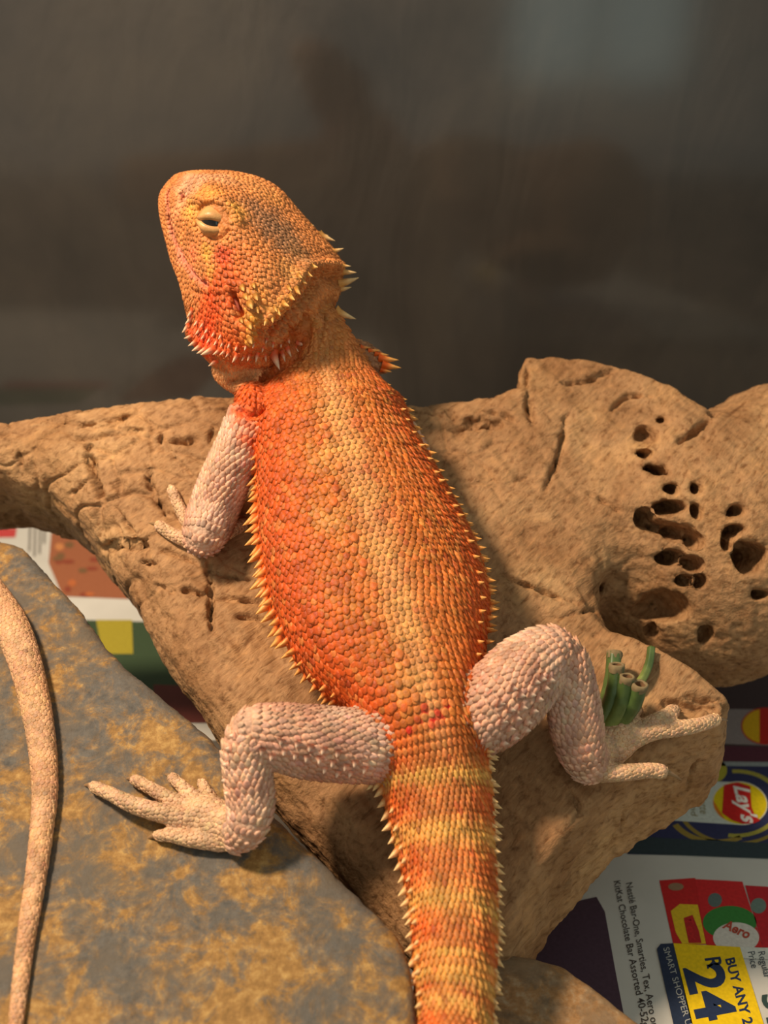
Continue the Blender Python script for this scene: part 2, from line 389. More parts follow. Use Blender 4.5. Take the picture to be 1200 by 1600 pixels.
def fsamp(F, pts):
    q = to_log(pts); g = (q - np.array([ga[0], gb[0], gn[0]])) / hL; i = np.floor(g).astype(int)
    ok = ((i >= 0) & (i < np.array(F.shape) - 1)).all(-1); i = np.clip(i, 0, np.array(F.shape) - 2); f = g - i; out = 0
    for a in (0, 1):
        for bb in (0, 1):
            for c in (0, 1):
                out = out + F[i[..., 0] + a, i[..., 1] + bb, i[..., 2] + c] * (f[..., 0] if a else 1 - f[..., 0]) * (f[..., 1] if bb else 1 - f[..., 1]) * (f[..., 2] if c else 1 - f[..., 2])
    return np.where(ok, out, 9.0)
DS = np.arange(18, 48, 0.04)
F_solid = F.copy()
def log_hit(px, py):
    s = fsamp(F_solid, CAM + DS[:, None] * ray(px, py)[None]); k = np.where(s < 0)[0]
    return None if not len(k) else CAM + DS[k[0]] * ray(px, py)
holes = [(1007, 680, 17, 13, .7), (1006, 710, 12, 7, 1), (1025, 735, 21, 8, 1.2), (1048, 764, 13, 8, 1.2), (1086, 762, 8, 10, 1.2), (1046, 794, 24, 10, 1.4),
         (1006, 808, 14, 15, 1.2), (1027, 823, 15, 10, 1.2), (1056, 832, 21, 12, 1.5), (1085, 845, 11, 10, 1.2), (1087, 799, 6, 11, 1), (1042, 871, 20, 10, 1.4),
         (1081, 880, 15, 8, 1.1), (1091, 908, 6, 10, 1), (1063, 908, 12, 5, .8), (1032, 948, 42, 25, 1.1), (1147, 799, 17, 9, 1.2), (1147, 829, 17, 9, 1.2),
         (1134, 850, 6, 9, 1), (1170, 869, 25, 27, 1.7), (1186, 928, 14, 8, 1.1), (941, 921, 8, 9, .9), (1034, 657, 9, 6, .7), (1100, 990, 9, 16, .7), (1018, 985, 8, 12, .5)]
for (hx, hy, rx, ry, dep) in holes:
    h = log_hit(hx, hy)
    if h is None: continue
    d = (h - CAM) @ FV; r = norm(ray(hx, hy)); ax = RV; ay = norm(np.cross(r, ax))
    lr, lx, ly = [np.array([v_[0], v_ @ LB, v_ @ LN]) for v_ in (r, ax, ay)]
    for k_ in range(3):
        sc = 1.0 if k_ == 0 else random.uniform(.45, .65); ph = random.uniform(0, 6.28); off = (0, 0) if k_ == 0 else (math.cos(ph) * rx * .55, math.sin(ph) * ry * .55)
        c = to_log(h + r * 0.15 + (ax * off[0] + ay * off[1]) * d / FPX); m_ = max(dep, max(rx, ry) * d / FPX) * sc + .4
        i0 = [max(int((c[j] - m_ - g_[0]) / hL), 0) for j, g_ in enumerate((ga, gb, gn))]; i1 = [int((c[j] + m_ - g_[0]) / hL) + 1 for j, g_ in enumerate((ga, gb, gn))]
        sl = tuple(slice(u0, u1) for u0, u1 in zip(i0, i1)); tw = random.uniform(-.4, .4)
        X, Y, Z = A3[sl[0]] - c[0], B3[:, sl[1]] - c[1], N3[:, :, sl[2]] - c[2]
        ux, uy, uz = X * lx[0] + Y * lx[1] + Z * lx[2], X * ly[0] + Y * ly[1] + Z * ly[2], X * lr[0] + Y * lr[1] + Z * lr[2]
        ux, uy = ux * math.cos(tw) + uy * math.sin(tw), -ux * math.sin(tw) + uy * math.cos(tw); RX, RY = rx * d / FPX * sc, ry * d / FPX * sc
        k = np.sqrt((ux / RX)**2 + (uy / RY)**2 + (uz / (dep * sc))**2) * (1 + .10 * np.sin(3 * np.arctan2(uy / RY, ux / RX) + ph))
        F[sl] = -smin(-F[sl], ((k - 1) * min(RX, RY)).astype(np.float32), 0.07)
V, Q = surface_nets(F, np.array([ga[0], gb[0], gn[0]]), hL)
V = from_log(V)
V = smooth_mesh(V, Q, 2, 0.4)
V = V[:, :]; V[:, 2] = np.maximum(V[:, 2], 0.02)
# fine subdivision only where the surface faces up or towards the open side
V, Q = subdivide(V, Q); N = vert_normals(V, Q)
q = to_log(V)
gd = np.array([0.60, -0.80]); along = q[:, 0] * gd[0] + q[:, 1] * gd[1]; across = q[:, 0] * gd[1] - q[:, 1] * gd[0]
V = V + N * (0.16 * fbm(V * 0.55, 4, 21) + 0.10 * fbm(np.stack([along * 0.5, across * 3.2, q[:, 2] * 3.2], -1), 4, 41) + 0.035 * fbm(V * 4.5, 3, 55))[:, None]
# weathered plates: shallow polygonal checking on the old upper side
def worley_edge(X, seed):
    i = np.floor(X).astype(np.int64); f1 = np.full(len(X), 9.0); f2 = np.full(len(X), 9.0)
    for a in (-1, 0, 1):
        for b_ in (-1, 0, 1):
            ca, cb = i[:, 0] + a, i[:, 1] + b_; d = np.hypot(ca + hash3(ca, cb, ca * 0, seed) - X[:, 0], cb + hash3(ca, cb, ca * 0 + 1, seed) - X[:, 1])
            f2 = np.where(d < f1, f1, np.minimum(f2, d)); f1 = np.minimum(f1, d)
    return f2 - f1
wq = np.stack([q[:, 0] * .62 + .5 * fbm(V * .8, 2, 61), q[:, 1] * .95 + .5 * fbm(V * .8, 2, 62)], -1)
edge = worley_edge(wq, 5); msk = np.clip(sstep(4.0, 8.5, q[:, 1] - .25 * (q[:, 0] + 4)) , 0, 1) * np.clip(.55 + 1.2 * fbm(V * .4, 2, 63), 0, 1) * sstep(6, 2, q[:, 0])
V = V + N * (-.16 * np.exp(-(edge / .07)**2) + .05 * np.minimum(edge, .5))[:, None] * msk[:, None] + N * (.07 * fbm(V * 1.4, 3, 64))[:, None]
N = vert_normals(V, Q)
cracks = [([(140, 698), (146, 740), (156, 784)], .12, .45), ([(228, 718), (236, 760), (260, 800), (282, 822)], .09, .30), ([(158, 862), (176, 854), (226, 851)], .14, .40),
          ([(176, 788), (208, 836), (230, 858)], .07, .25), ([(188, 872), (235, 880), (280, 890)], .06, .16), ([(244, 916), (324, 930), (416, 944)], .07, .22),
          ([(326, 882), (328, 928), (332, 990)], .08, .34), ([(336, 896), (396, 908)], .06, .16), ([(360, 962), (424, 968)], .07, .16),
          ([(176, 654), (202, 651)], .12, .3), ([(266, 688), (304, 687)], .11, .35), ([(240, 708), (256, 674)], .06, .2), ([(0, 676), (42, 669)], .12, .3),
          ([(256, 860), (290, 872), (326, 892)], .06, .2), ([(96, 786), (118, 765), (140, 748)], .06, .16), ([(28, 708), (31, 730)], .07, .2), ([(68, 724), (71, 742)], .05, .16),
          ([(252, 672), (275, 715), (302, 745)], .05, .15), ([(330, 690), (338, 650)], .06, .15), ([(60, 655), (140, 662), (240, 640)], .09, .16), ([(100, 690), (180, 680), (250, 668)], .09, .14),
          ([(885, 652), (874, 704), (853, 764)], .08, .3), ([(780, 900), (850, 925), (925, 955)], .07, .2), ([(852, 965), (915, 956), (958, 958)], .08, .15),
          ([(712, 670), (735, 661), (777, 664)], .18, .42), ([(902, 757), (940, 780), (978, 808)], .06, .18), ([(1060, 690), (1095, 668), (1118, 642)], .10, .35),
          ([(822, 575), (823, 625), (832, 662)], .10, .35), ([(930, 992), (993, 995)], .06, .15), ([(880, 600), (930, 590), (960, 575)], .08, .2), ([(955, 640), (985, 618), (1015, 622)], .08, .25),
          ([(1040, 1098), (1090, 1104), (1136, 1110)], .14, .25), ([(1070, 1090), (1100, 1094), (1130, 1092)], .08, .2), ([(1051, 1243), (1020, 1311), (965, 1360)], .05, .2),
          ([(1075, 1262), (1030, 1310), (985, 1365)], .05, .2), ([(1090, 1180), (1075, 1230)], .05, .15), ([(860, 1400), (900, 1370), (920, 1360)], .05, .12), ([(880, 1225), (905, 1265), (890, 1290)], .06, .12),
          ([(700, 640), (712, 660)], .08, .25), ([(640, 640), (690, 650)], .07, .2), ([(760, 640), (810, 660)], .1, .22), ([(430, 1010), (500, 1060)], .05, .1), ([(975, 1275), (972, 1300)], .09, .12),
          ([(340, 1180), (420, 1270), (520, 1372)], .06, .14)]
V = crack_displace(V, N, cracks, log_hit)
cw = np.tile(col(176, 138, 100), (len(V), 1))
t = 0.5 + 0.5 * fbm(V * 0.35, 3, 77)
cw = mix(cw, col(144, 106, 70)[None], np.clip(t * 0.8 - 0.1, 0, 1)); t = np.clip(fbm(V * 0.5, 3, 99) * 1.4, 0, 1); cw = mix(cw, col(196, 160, 116)[None], t)
log_obj = mk('driftwood_log', V, Q, M_wood, cols=cw)
tag(log_obj, 'large pale brown driftwood log with cracks, knot holes and a sawn end', 'driftwood')
LOGF = F
print('log', len(V), len(Q))

# ------------------------------------------------------------------ rocks
def slab(name, outline, plane_p, slope, rnd, zbot, h, mat, seed, amp=0.10, taper=0.0):
    """stone with a sloping top: outline in photograph pixels on the top plane, sides down to zbot"""
    n = norm(np.array([-slope[0], -slope[1], 1.0])); p0 = np.array(plane_p, float)
    def pl(px, py):
        r = ray(px, py); return CAM + r * (((p0 - CAM) @ n) / (r @ n))
    poly = np.array([pl(*p)[:2] for p in outline]); lo, hi = poly.min(0) - 0.6, poly.max(0) + 0.6
    gx = np.arange(lo[0], hi[0], h); gy = np.arange(lo[1], hi[1], h); X, Y = np.meshgrid(gx, gy, indexing='ij')
    ztop = p0[2] + slope[0] * (X - p0[0]) + slope[1] * (Y - p0[1])
    ztop = ztop + 0.18 * fbm(np.stack([X.ravel() * .25, Y.ravel() * .25, X.ravel() * 0 + seed], -1), 3, seed).reshape(X.shape)
    gz = np.arange(zbot - 2 * h, ztop.max() + 3 * h, h)
    d2 = poly_sdf(X, Y, poly)
    zz = gz[None, None, :]; dz = zz - ztop[:, :, None]; dd = d2[:, :, None] + taper * np.maximum(-dz - rnd, 0)
    a, c = dd + rnd, dz + rnd
    Fv = np.sqrt(np.maximum(a, 0)**2 + np.maximum(c, 0)**2) + np.minimum(np.maximum(a, c), 0) - rnd
    Fv = np.maximum(Fv, zbot - zz)
    V, Q = surface_nets(Fv.astype(np.float32), np.array([gx[0], gy[0], gz[0]]), h)
    V = smooth_mesh(V, Q, 2, 0.4); N = vert_normals(V, Q)
    side = 1 - np.clip(N[:, 2], 0, 1)
    V = V + N * ((amp * fbm(V * 0.9, 4, seed + 5)) * (0.35 + 1.6 * side) + 0.012 * fbm(V * 7, 3, seed + 9))[:, None]
    V[:, 2] = np.maximum(V[:, 2], 0.03)
    o = mk(name, V, Q, mat); return o, pl, BVHTree.FromPolygons([tuple(x) for x in V], [tuple(int(k) for k in q_) for q_ in Q])
slate, slate_px, slate_bvh = slab('slate_rock', [(-260, 815), (-60, 828), (0, 838), (38, 848), (74, 890), (130, 948), (172, 1002), (252, 1078), (300, 1116), (345, 1160), (388, 1215), (432, 1268), (520, 1345), (600, 1424), (640, 1478), (652, 1560), (660, 1640), (640, 1800), (-380, 1800)],
                          (-3, 18.8, 6.3), (0.0, 0.30), 0.35, 0.03, 0.16, M_slate, 5, 0.10, 0.55)
tag(slate, 'grey slate rock with ochre yellow staining under the pale tail', 'rock')
stone2, stone2_px, stone2_bvh = slab('brown_rock', [(655, 1470), (760, 1478), (830, 1488), (885, 1502), (950, 1550), (1012, 1606), (1060, 1680), (980, 1800), (800, 1850), (690, 1800)],
                         (3.0, 17.0, 3.4), (-0.06, 0.04), 0.30, 0.03, 0.14, M_brown, 15, 0.14)
tag(stone2, 'rough brown stone wedged under the sawn end of the log', 'rock')
print('rocks')

# ------------------------------------------------------------------ bearded dragon: skeleton of lofts, fused into one skin
LF = []      # lofts: dict(part, rings(n,k,3), T, N, L, C)
def add_loft(part, ctrl, hint, n, k=40, p=2.0):
    """ctrl rows: x,y,z, half width, dorsal height, ventral height, extra parameter"""
    R_ = resample(ctrl, n); C = R_[:, :3]; T, N, L = frames(C, hint)
    th = np.linspace(0, 2 * np.pi, k, endpoint=False); ct, st = np.cos(th), np.sin(th)
    cx = np.sign(ct) * np.abs(ct)**(2 / p); sx = np.sign(st) * np.abs(st)**(2 / p)
    hgt = np.where(st[None] > 0, R_[:, 4:5], R_[:, 5:6])
    rings = C[:, None] + L[:, None] * (R_[:, 3:4] * cx[None])[..., None] + N[:, None] * (hgt * sx[None])[..., None]
    LF.append(dict(part=part, rings=rings, C=C, T=T, N=N, L=L, th=th, ex=R_[:, 6], R=R_)); return LF[-1]
def px2cm(w, d): return w * d / FPX

# trunk and tail: (py, cx, half width px, depth of the axis, dorsal cm, ventral cm)
trunk_px = [(500, 478, 46, 31.4, 0.95, 1.0), (545, 500, 56, 31.3, 1.0, 1.15), (590, 503, 86, 31.2, 1.15, 1.4), (640, 508, 116, 31.0, 1.4, 1.6), (700, 524, 126, 30.5, 1.5, 1.7), (760, 541, 141, 30.0, 1.6, 1.7),
            (820, 559, 156, 29.5, 1.65, 1.65), (880, 579, 166, 28.95, 1.65, 1.6), (940, 598, 167, 28.4, 1.6, 1.5), (1000, 617, 154, 27.8, 1.5, 1.4), (1050, 636, 128, 27.3, 1.4, 1.3),
            (1100, 653, 99, 26.8, 1.3, 1.2), (1150, 667, 86, 26.5, 1.2, 1.15), (1200, 677, 83, 26.35, 1.1, 1.1), (1250, 685, 80, 26.1, 1.05, 1.0), (1300, 692, 75, 25.75, 1.0, .95),
            (1400, 706, 66, 24.95, .92, .9), (1500, 710, 60, 24.1, .85, .82), (1600, 708, 55, 23.25, .78, .75)]
ctrl = [[*P(cx, py, d), px2cm(hw, d), hd, hv, py] for py, cx, hw, d, hd, hv in trunk_px]
tail_more = [[1.25, 13.2, 4.75, .66, .68, .65, 1700], [0.9, 10.5, 3.9, .56, .58, .55, 1850], [0.2, 7.6, 2.7, .45, .47, .45, 2000], [-1.2, 4.8, 1.5, .34, .35, .34, 2150], [-3.4, 2.6, .62, .24, .25, .24, 2300], [-6.0, 1.6, .26, .14, .14, .14, 2450], [-8.2, 1.5, .15, .05, .05, .05, 2550]]
ctrl += tail_more; ctrl = np.array(ctrl)[::-1]                      # from the tail tip to the neck
dors = np.array([0.10, -0.55, 0.83])
trunk = add_loft('trunk', ctrl, dors, 260, 56, 2.15)

# head, modelled in its own axes (x to the snout, y to its left, z up)
HR = np.array([[-0.7005559, -0.46127932, 0.54446563], [0.39101759, -0.88638558, -0.24784239], [0.59693105, 0.03926819, 0.80133097]])
HS = 1.10; HO = P(264, 303, 31.5)
def head_pt(q): return HO + HS * (np.asarray(q) @ HR.T)
def head_loc(p): return ((np.asarray(p) - HO) @ HR) / HS
head_st = [(0.12, .38, .12, .34, .20, .12, .11, -.08, -.10), (0.06, .58, .22, .52, .36, .14, .24, -.16, -.20), (-0.08, .80, .32, .72, .50, .18, .36, -.24, -.30), (-0.45, 1.13, .55, 1.05, .80, .30, .6, -.38, -.47),
           (-0.95, 1.47, .86, 1.40, 1.05, .45, .85, -.52, -.66), (-1.5, 1.68, 1.16, 1.63, 1.28, .60, 1.1, -.70, -.86), (-2.0, 1.78, 1.34, 1.68, 1.5, .50, 1.25, -.85, -1.1),
           (-2.7, 1.75, 1.45, 1.56, 1.75, .35, 1.5, -1.15, -1.6), (-3.4, 1.7, 1.55, 1.46, 1.95, .25, 1.75, -1.45, -2.15), (-4.0, 1.65, 1.65, 1.36, 2.1, .1, 1.85, -1.5, -2.25),
           (-4.5, 1.5, 1.62, 1.2, 2.1, -.1, 1.8, -1.4, -2.05), (-4.85, 1.2, 1.25, .95, 1.85, -.2, 1.6, -1.15, -1.7), (-5.1, .8, .8, .6, 1.3, -.2, 1.1, -.8, -1.1)]
hs = resample(np.array([[x, 0, 0, zt, wt, z2, wm, zm, wj, zj, zb] for x, zt, wt, z2, wm, zm, wj, zj, zb in head_st]), 70)
rings = []
for r in hs:
    x, zt, wt, z2, wm, zm, wj, zj, zb = r[0], *r[3:]
    pts = np.array([(0, zt), (wt * .55, zt * .6 + z2 * .4 + .04), (wt, z2), ((wt + wm) / 2 + .02, (z2 + zm) / 2), (wm, zm), ((wm + wj) / 2 + .03, (zm + zj) / 2), (wj, zj), (wj * .55, (zj + zb) / 2 - .03), (0, zb)])
    full = np.concatenate([pts, pts[1:-1][::-1] * np.array([-1, 1])])
    m = len(full); u = np.linspace(0, m, 56, endpoint=False); i = u.astype(int); f_ = (u - i)[:, None]
    p0, p1, p2, p3 = [full[(i + o) % m] for o in (-1, 0, 1, 2)]
    cr = 0.5 * (2 * p1 + (p2 - p0) * f_ + (2 * p0 - 5 * p1 + 4 * p2 - p3) * f_**2 + (3 * p1 - p0 - 3 * p2 + p3) * f_**3)
    rings.append(np.concatenate([np.full((56, 1), x), cr], 1))
rings = head_pt(np.array(rings)[::-1])
LF.append(dict(part='head', rings=rings, C=rings.mean(1), T=np.tile(HR[:, 0], (len(rings), 1)), N=np.tile(HR[:, 2], (len(rings), 1)), L=np.tile(HR[:, 1], (len(rings), 1)), ex=np.zeros(len(rings)), R=None))
# neck, joining skull and shoulders
nk = [head_pt((-2.8, 0, .1)), head_pt((-4.6, 0, -.1)), P(492, 532, 31.3), P(503, 600, 31.2), P(515, 680, 30.7)]
add_loft('neck', np.array([[*nk[0], 1.2, 1.0, 1.0, 400], [*nk[1], 1.15, 1.0, 1.0, 480], [*nk[2], .98, .95, 1.0, 532], [*nk[3], 1.5, 1.1, 1.2, 600], [*nk[4], 1.9, 1.2, 1.2, 680]])[::-1], dors, 50, 40)
# throat bulge under the beard and folds of the chest
add_loft('throat', np.array([[*P(352, 545, 31.3), .35, .35, .35, 0], [*P(366, 565, 31.2), .72, .62, .62, 0], [*P(384, 585, 31.0), .66, .6, .6, 0], [*P(410, 600, 30.9), .45, .5, .5, 0]]), dors, 24, 28)
add_loft('chest', np.array([[*P(380, 600, 30.7), .25, .3, .3, 0], [*P(395, 625, 30.6), .55, .62, .62, 0], [*P(405, 660, 30.6), .75, .7, .7, 0], [*P(420, 700, 30.6), .7, .7, .7, 0], [*P(450, 740, 30.6), .4, .4, .4, 0]]), dors, 24, 28)

add_loft('crest', np.array([[*P(530, 535, 31.7), .2, .3, .3, 0], [*P(560, 553, 31.7), .42, .36, .36, 0], [*P(590, 568, 31.8), .36, .26, .26, 0], [*P(608, 576, 31.9), .12, .12, .12, 0]]), dors, 20, 24)
def limb(part, rows, hint, n, k=28, p=2.0):
    return add_loft(part, np.array([[*P(x, y, d), px2cm(r, d) * kw, px2cm(r, d), px2cm(r, d), 0] for x, y, d, r, kw in rows]), hint, n, k, p)
def on_log(px, py, lift):
    h = log_hit(px, py); r = norm(ray(px, py)); d = (h - CAM) @ FV; return d - lift
def slate_d(px, py, lift):
    r = norm(ray(px, py)); h = slate_bvh.ray_cast(Vector(CAM), Vector(r)); d = (np.array(h[0]) - CAM) @ FV; return d - lift
vw = np.array([0, -0.87, 0.49])
# left foreleg
dh = on_log(314, 858, 0.0)
limb('leg', [(398, 655, 30.6, 46, 1), (380, 690, 30.4, 38, 1), (352, 748, 30.3, 37, 1), (332, 800, 30.3, 37, 1), (318, 838, dh - .75, 33, 1), (314, 852, dh - .55, 24, 1)], vw, 40)
def digit(part, pts, hitf, r0, r1, lift=None, bend=0.0, n=18):
    m = len(pts); rows = []
    for i, (x, y) in enumerate(pts):
        u = i / (m - 1); r = r0 * (1 - u) + r1 * u; d0 = hitf(x, y, 0.0); rr = px2cm(r, d0)
        rows.append((x, y, d0 - rr * 1.15 - bend * math.sin(math.pi * u), r, 1.0))
    rows.append((pts[-1][0] + (pts[-1][0] - pts[-2][0]) * .03, pts[-1][1] + (pts[-1][1] - pts[-2][1]) * .03, rows[-1][2], r1 * .45, 1.0))
    limb(part, rows, vw, n, 16)
    return LF[-1]
claws = []
def toe(pts, hitf, r0, r1, bend=0.0, claw=True):
    L_ = digit('toe', pts, hitf, r0, r1, None, bend)
    if claw:
        c = L_['C']; claws.append((c[-1] - norm(c[-1] - c[-5]) * 0.05, norm(c[-1] - c[-5]), px2cm(r1, 28)))
toe([(306, 838), (284, 800), (266, 760)], on_log, 12, 7)
toe([(308, 850), (272, 836), (244, 818)], on_log, 13, 8, .05)
toe([(330, 846), (360, 830), (386, 816)], on_log, 13, 8, .15)
toe([(334, 836), (352, 800), (372, 784)], on_log, 11, 7)
limb('palm', [(322, 824, dh - .3, 26, 1.2), (314, 845, dh - .30, 26, 1.2), (308, 858, dh - .25, 18, 1.2)], vw, 14, 24)
# right foreleg, on the far side of the chest
limb('leg', [(585, 660, 31.0, 44, 1), (622, 690, 31.7, 36, 1), (640, 730, 31.6, 34, 1), (628, 765, 31.9, 30, 1), (615, 770, 32.0, 24, 1)], vw, 36)
# left hind leg
hd_ = slate_d(368, 1318, 0.0)
limb('leg', [(640, 1160, 26.9, 40, 1), (590, 1166, 26.2, 53, 1), (530, 1163, 25.9, 55, 1), (470, 1157, 25.6, 54, 1), (415, 1146, 25.35, 46, 1), (386, 1142, 25.25, 36, 1), (376, 1146, 25.3, 22, 1)], vw, 50, 36)
limb('leg', [(402, 1138, 25.3, 30, 1), (384, 1160, 25.2, 35, 1), (387, 1210, 25.2, 36, 1), (391, 1255, 25.2, 35, 1), (386, 1290, hd_ - .62, 31, 1), (368, 1312, hd_ - .42, 22, 1), (356, 1314, hd_ - .36, 16, 1)], vw, 44, 30)
limb('palm', [(378, 1298, hd_ - .42, 24, 1.1), (345, 1290, slate_d(345, 1290, .30), 30, 1.25), (312, 1276, slate_d(312, 1276, .26), 28, 1.3), (292, 1262, slate_d(292, 1262, .22), 18, 1.2)], vw, 20, 24)
toe([(318, 1282), (268, 1274), (210, 1258), (172, 1240), (140, 1226)], slate_d, 18, 8, .30)
toe([(306, 1264), (268, 1250), (236, 1232), (206, 1216)], slate_d, 14, 8, .22)
toe([(318, 1258), (292, 1236), (266, 1212)], slate_d, 13, 8, .15)
toe([(336, 1256), (324, 1238), (313, 1220)], slate_d, 11, 7, .1)
toe([(352, 1318), (300, 1312), (268, 1306), (241, 1305)], slate_d, 14, 8, .15)
# right hind leg
rh = on_log(925, 1208, 0.0)
limb('leg', [(690, 1135, 27.2, 42, 1), (742, 1125, 26.75, 57, 1), (782, 1095, 26.45, 62, 1), (815, 1060, 26.5, 60, 1), (848, 1028, 26.6, 50, 1), (872, 1012, 26.7, 36, 1), (884, 1010, 26.8, 20, 1)], vw, 50, 36)
limb('leg', [(852, 1010, 26.8, 28, 1), (876, 1028, 26.8, 37, 1), (892, 1080, 26.9, 39, 1), (900, 1130, 27.0, 40, 1), (908, 1170, rh - .68, 36, 1), (920, 1198, rh - .48, 28, 1), (930, 1206, rh - .38, 20, 1)], vw, 46, 30)
limb('palm', [(918, 1186, rh - .5, 28, 1.1), (945, 1170, on_log(945, 1165, .34), 28, 1.2), (975, 1148, on_log(975, 1148, .30), 25, 1.2), (1000, 1136, on_log(1000, 1130, .28), 17, 1.1)], vw, 20, 24)
toe([(965, 1168), (1015, 1144), (1060, 1138), (1095, 1132), (1124, 1122)], on_log, 16, 9, .22)
toe([(985, 1146), (1018, 1130), (1042, 1118), (1056, 1108)], on_log, 14, 10, .25)
toe([(962, 1150), (982, 1124), (998, 1106)], on_log, 13, 8, .2)
toe([(948, 1160), (952, 1136), (956, 1118)], on_log, 11, 7, .15)
def log_d_front(px, py, lift): return rh - 0.42
toe([(932, 1208), (975, 1207), (1015, 1204), (1043, 1206)], log_d_front, 15, 10, .02)

V0, F4, F3, off = [], [], [], 0
for l in LF:
    v, (q4, q3) = tube_mesh(l['rings']); V0.append(v); F4.append(q4 + off); F3.append(q3 + off); off += len(v)
tmp_me = mesh_np('tmp', np.concatenate(V0), [np.concatenate(F4), np.concatenate(F3)])
tmp = bpy.data.objects.new('tmp', tmp_me); scene.collection.objects.link(tmp)
md = tmp.modifiers.new('r', 'REMESH'); md.mode = 'VOXEL'; md.voxel_size = 0.055; md.adaptivity = 0
ms = tmp.modifiers.new('s', 'SMOOTH'); ms.factor = 0.5; ms.iterations = 9
dg = bpy.context.evaluated_depsgraph_get(); ev = tmp.evaluated_get(dg); em = ev.to_mesh()
BV = np.zeros(len(em.vertices) * 3, np.float32); em.vertices.foreach_get('co', BV); BV = BV.reshape(-1, 3).astype(float)
lt = np.zeros(len(em.polygons), np.int32); em.polygons.foreach_get('loop_total', lt)
li = np.zeros(len(em.loops), np.int32); em.loops.foreach_get('vertex_index', li)
assert (lt == 4).all(); BQ = li.reshape(-1, 4).copy()
ev.to_mesh_clear(); bpy.data.objects.remove(tmp); bpy.data.meshes.remove(tmp_me)
BN = vert_normals(BV, BQ)
print('body', len(BV))
bvh = BVHTree.FromPolygons(BV.tolist(), BQ.tolist())
def body_hit(px, py):
    h = bvh.ray_cast(Vector(CAM), Vector(norm(ray(px, py)))); return None if h[0] is None else np.array(h[0])

# ---- colour of the hide, by place on the animal
SCOL = dict(flank=col(202, 84, 28), dors=col(200, 112, 48), vert=col(214, 152, 98), rdors=col(200, 112, 48), rflank=col(202, 84, 28), yellow=col(234, 180, 72), belly=col(206, 150, 96),
            leg=col(212, 174, 150), legpink=col(202, 142, 120), hand=col(212, 176, 142))
patches = []          # (centre, radius, colour, strength)
def patch(px, py, r, c, s=1.0):
    h = body_hit(px, py)
    if h is not None: patches.append((h, r, col(*c), s))
for (x, y) in ((520, 640), (548, 700), (575, 770), (592, 862), (625, 945), (640, 1060), (505, 715), (512, 812), (640, 985)): patch(x, y, .55, (226, 170, 98), .45)
for (x, y) in ((485, 660), (470, 760), (500, 850), (530, 900), (560, 985), (590, 1040), (600, 800), (560, 660)): patch(x, y, .35, (186, 78, 44), .45)
for (x, y, r) in ((664, 1108, .17), (700, 1104, .16), (676, 1128, .15), (640, 1140, .13), (690, 1122, .15), (655, 1128, .11), (682, 1112, .11)): patch(x, y, r, (206, 34, 32), .95)
# head
patch(330, 300, .55, (232, 150, 70), .7); patch(300, 330, .5, (238, 170, 84), .8); patch(372, 330, .45, (230, 168, 76), .7); patch(322, 395, .30, (232, 172, 74), .8); patch(330, 428, .3, (232, 168, 74), .6)
patch(350, 405, .5, (206, 70, 40), .85); patch(362, 440, .7, (214, 92, 40), .8); patch(385, 400, .5, (214, 120, 56), .7); patch(300, 395, .35, (232, 120, 84), .6)
patch(330, 480, .9, (222, 78, 28), .9); patch(320, 530, .8, (222, 66, 24), .95); patch(370, 540, .8, (222, 92, 32), .9); patch(425, 555, .7, (216, 104, 44), .8); patch(395, 500, .38, (230, 162, 66), .8)
patch(390, 530, .3, (232, 168, 76), .7); patch(405, 460, .5, (220, 150, 76), .8); patch(440, 480, .5, (222, 160, 84), .8); patch(455, 430, .6, (206, 150, 88), .8)
patch(295, 285, .75, (220, 164, 130), .9); patch(345, 278, .6, (212, 156, 118), .7); patch(275, 330, .35, (236, 156, 110), .8); patch(268, 360, .3, (236, 160, 116), .8); patch(282, 400, .3, (232, 150, 116), .8); patch(300, 425, .25, (226, 130, 104), .8)
patch(415, 340, .95, (158, 114, 84), .85); patch(445, 370, .9, (138, 102, 76), .85); patch(470, 400, .6, (158, 118, 80), .7); patch(400, 290, .8, (214, 146, 86), .7); patch(360, 285, .5, (218, 150, 100), .6)
patch(430, 310, .5, (222, 152, 84), .6); patch(368, 478, .17, (168, 84, 62), .95)
patch(366, 585, .6, (226, 158, 104), .9); patch(385, 640, .7, (228, 92, 28), .9); patch(395, 690, .5, (230, 90, 26), .8); patch(420, 610, .6, (222, 92, 34), .7); patch(440, 640, .9, (222, 96, 34), .5)
PC = np.array([p[0] for p in patches]); PR = np.array([p[1] for p in patches]); PK = np.array([p[2] for p in patches]); PS = np.array([p[3] for p in patches])
def apply_patches(X, c):
    for k in range(len(PC)):
        d = np.linalg.norm(X - PC[k], axis=1); t = PS[k] * (1 - sstep(0.15, 1.15, d / PR[k] + 0.35 * vnoise(X * 6, k))); m = t > 0
        c[m] = mix(c[m], PK[k][None], t[m])
    return c
